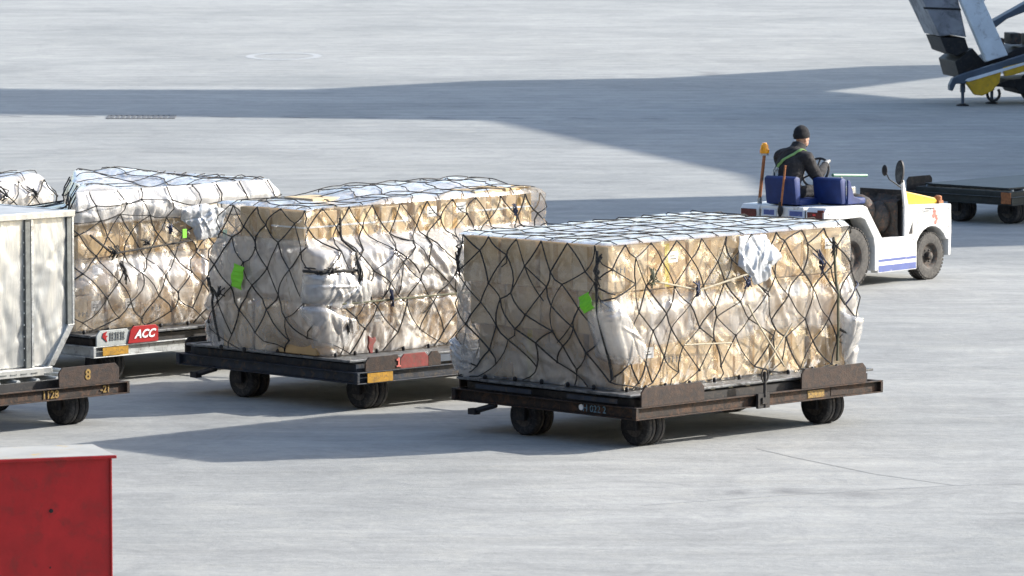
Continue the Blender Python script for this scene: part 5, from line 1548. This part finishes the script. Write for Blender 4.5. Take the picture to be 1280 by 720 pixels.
    mb2.v = [tuple(hp(*(tilt @ Vector((p[0] * 1.09 - 0.008, p[1] * 0.90, p[2] + 0.055))))) for p in mb2.v]
    mb2.build('knitted_cap', M['cap'], root, smooth=True)
    # collar
    mb = MB(); mb.lathe([(-0.08, 0.15), (-0.03, 0.118), (0.03, 0.098), (0.065, 0.092), (0.07, 0.082), (0.0, 0.078)], hip + Vector((0.255, 0, 0.57)), (0.5, 0, 1), 24, 0, False); mb.build('collar', M['fabric'], root, smooth=True)
    # reflective sash: wraps the near shoulder and runs down the back, laid on the jacket surface
    from mathutils.bvhtree import BVHTree
    bvh = BVHTree.FromPolygons([tuple(v.co) for v in me2.vertices], [tuple(p.vertices) for p in me2.polygons])
    def laid(path, wd, mat, name):
        rows = []
        P = [Vector(p) for p in path]
        for i in range(len(P) - 1):
            for k in range(7):
                rows.append(P[i].lerp(P[i + 1], k / 7))
        rows.append(P[-1])
        pts = []
        for q in rows:
            loc, nrm, _, _ = bvh.find_nearest(q)
            pts.append((loc, nrm))
        mb = MB(); vs = []; fs = []
        for i, (l, n) in enumerate(pts):
            tg = (pts[min(i + 1, len(pts) - 1)][0] - pts[max(i - 1, 0)][0]).normalized()
            s_ = tg.cross(n).normalized() * wd / 2
            vs += [l - s_ + n * 0.009, l + s_ + n * 0.009, l + s_ - n * 0.004, l - s_ - n * 0.004]
        for i in range(len(pts) - 1):
            a = 4 * i
            fs += [(a, a + 1, a + 5, a + 4), (a + 1, a + 2, a + 6, a + 5), (a + 3, a, a + 4, a + 7), (a + 2, a + 3, a + 7, a + 6)]
        mb.add(vs, fs); mb.build(name, M[mat], root, smooth=True)
    laid([hip + Vector(p) for p in ((0.32, -0.11, 0.46), (0.19, -0.15, 0.56), (0.05, -0.10, 0.53), (-0.06, 0.0, 0.44), (-0.14, 0.08, 0.36))], 0.036, 'hiviz', 'reflective_sash')
    laid([hip + Vector(p) for p in ((-0.14, 0.08, 0.36), (-0.17, 0.09, 0.28), (-0.19, 0.09, 0.16))], 0.05, 'silverband', 'reflective_sash')
    laid([hip + Vector(p) for p in ((-0.12, 0.26, 0.40), (-0.14, 0.24, 0.30), (-0.14, 0.22, 0.18))], 0.04, 'silverband', 'reflective_sash')
build_driver()

# ------------------------------------------------------------------ boarding stairs at the top right
def build_stairs():
    O = Vector((10.2, 112.6, 0)); s = 60.8
    t = thing('boarding_stairs', 'mobile boarding stairs with yellow bumper and grey struts at upper right', 'stairs', O, R(8))
    H = 6.5
    def lp(px, py):          # metres right of the base and above the ground, in the stairs' own side plane
        return ((px - 640) / s - 10.2 , (131 - py) / s)
    def slab(name, pts, y0, y1, mat, bev=0.02):
        mb = MB(); mb.prism([lp(*p) for p in pts], y0, y1, 'y'); return mb.build(name, M[mat], t, bevel=bev)
    slab('side_panel', [(1137, -28), (1190, -28), (1207, 46), (1186, 43), (1173, 45)], -0.1, 1.4, 'steel_g')
    slab('panel_seam', [(1151, 8), (1199, 10), (1200, 12.5), (1152.5, 10.5)], -0.112, -0.102, 'dark', 0)
    slab('panel_foot', [(1174, 46), (1206, 47), (1211, 62), (1196, 70), (1182, 65)], -0.05, 1.35, 'dark')
    slab('support_beam', [(1184, -26), (1212, -26), (1256, 68), (1229, 76)], -0.42, -0.14, 'steel_w')
    slab('strut', [(1231, 34), (1315, -12), (1315, 4), (1262, 24), (1243, 38)], 0.1, 0.5, 'steel_b')
    slab('stair_side', [(1216, -20), (1262, -20), (1226, 14)], 0.5, 0.9, 'steel_w')
    slab('chassis', [(1194, 77), (1216, 60), (1232, 78), (1256, 70), (1275, 60), (1340, 48), (1340, 74), (1200, 98)], 0.0, 1.6, 'dark')
    mb = MB()
    for k in range(5):
        mb.box(-0.25 + 0.36 * k, -0.02 + 0.36 * k, 0.15, 0.75, 1.12 + 0.06 * (k % 2) + 0.05 * k, 1.36 + 0.06 * (k % 2) + 0.04 * k)
    mb.build('machinery', M['grimy'], t, bevel=0.02)
    slab('conveyor_arm', [(1180, 104), (1184, 96), (1200, 90), (1345, 46), (1345, 56), (1210, 100), (1198, 103), (1188, 103), (1184, 112), (1180, 111)], -0.55, -0.35, 'steel_b', 0.02)
    slab('arm_edge', [(1199, 99), (1202, 96.5), (1345, 57), (1345, 59.5), (1204, 100)], -0.60, -0.555, 'steel_w', 0.005)
    slab('bumper', [(1200, 101), (1240, 88), (1246, 84), (1243, 102), (1234, 112), (1222, 118), (1212, 117)], -0.58, -0.40, 'yellow', 0.03)
    slab('bumper', [(1247, 83), (1345, 59.6), (1345, 70), (1300, 80), (1262, 92), (1250, 94)], -0.59, -0.44, 'yellow', 0.02)
    slab('axle_beam', [(1240, 108), (1262, 100), (1345, 94), (1345, 112), (1276, 118), (1270, 110)], -0.1, 1.3, 'dark', 0.02)
    for (px, d) in ((1198.5, -0.4), (1245.5, 0.3)):
        x, _ = lp(px, 0)
        mb = MB(); mb.tube([(x, d, 0.04), (x, d, 0.50)], 0.035, 8); mb.tube([(x, d, 0.28), (x, d, 0.55)], 0.055, 8); lg = mb.build('stabiliser_leg', M['steel_b'], t)
        mb = MB(); mb.lathe([(0, 0.13), (0.025, 0.13), (0.05, 0.05)], (x, d, 0.0), (0, 0, 1), 14); mb.build('foot_pad', M['dark'], lg)
    x, z = lp(1237, 116)
    mb = MB(); mb.tube([(x + 0.13 * math.cos(a), -0.45, z + 0.14 * math.sin(a)) for a in np.linspace(R(150), R(400), 14)], 0.03, 8); mb.build('tow_eye', M['dark'], t)
    for px in (1300, 1340):
        x, _ = lp(px, 0)
        mb = MB(); mb.lathe([(-0.1, 0.05), (0.1, 0.05)], (0, 0, 0), (0, 1, 0), 12); wo = mb.build('wheel', M['dark'], t); wo.location = (x, 0.1, 0.36)
        mb = MB(); mb.lathe(tyre_prof(0.36, 0.22, 0.2), (0, 0, 0), (0, 1, 0), 30, 0, False); mb.build('tyre', M['tyre'], wo, smooth=True)
        mb = MB(); mb.lathe([(-0.08, 0.02), (-0.09, 0.2), (0.09, 0.2), (0.08, 0.02)], (0, 0, 0), (0, 1, 0), 20); mb.build('rim', M['rim'], wo, smooth=True)
build_stairs()
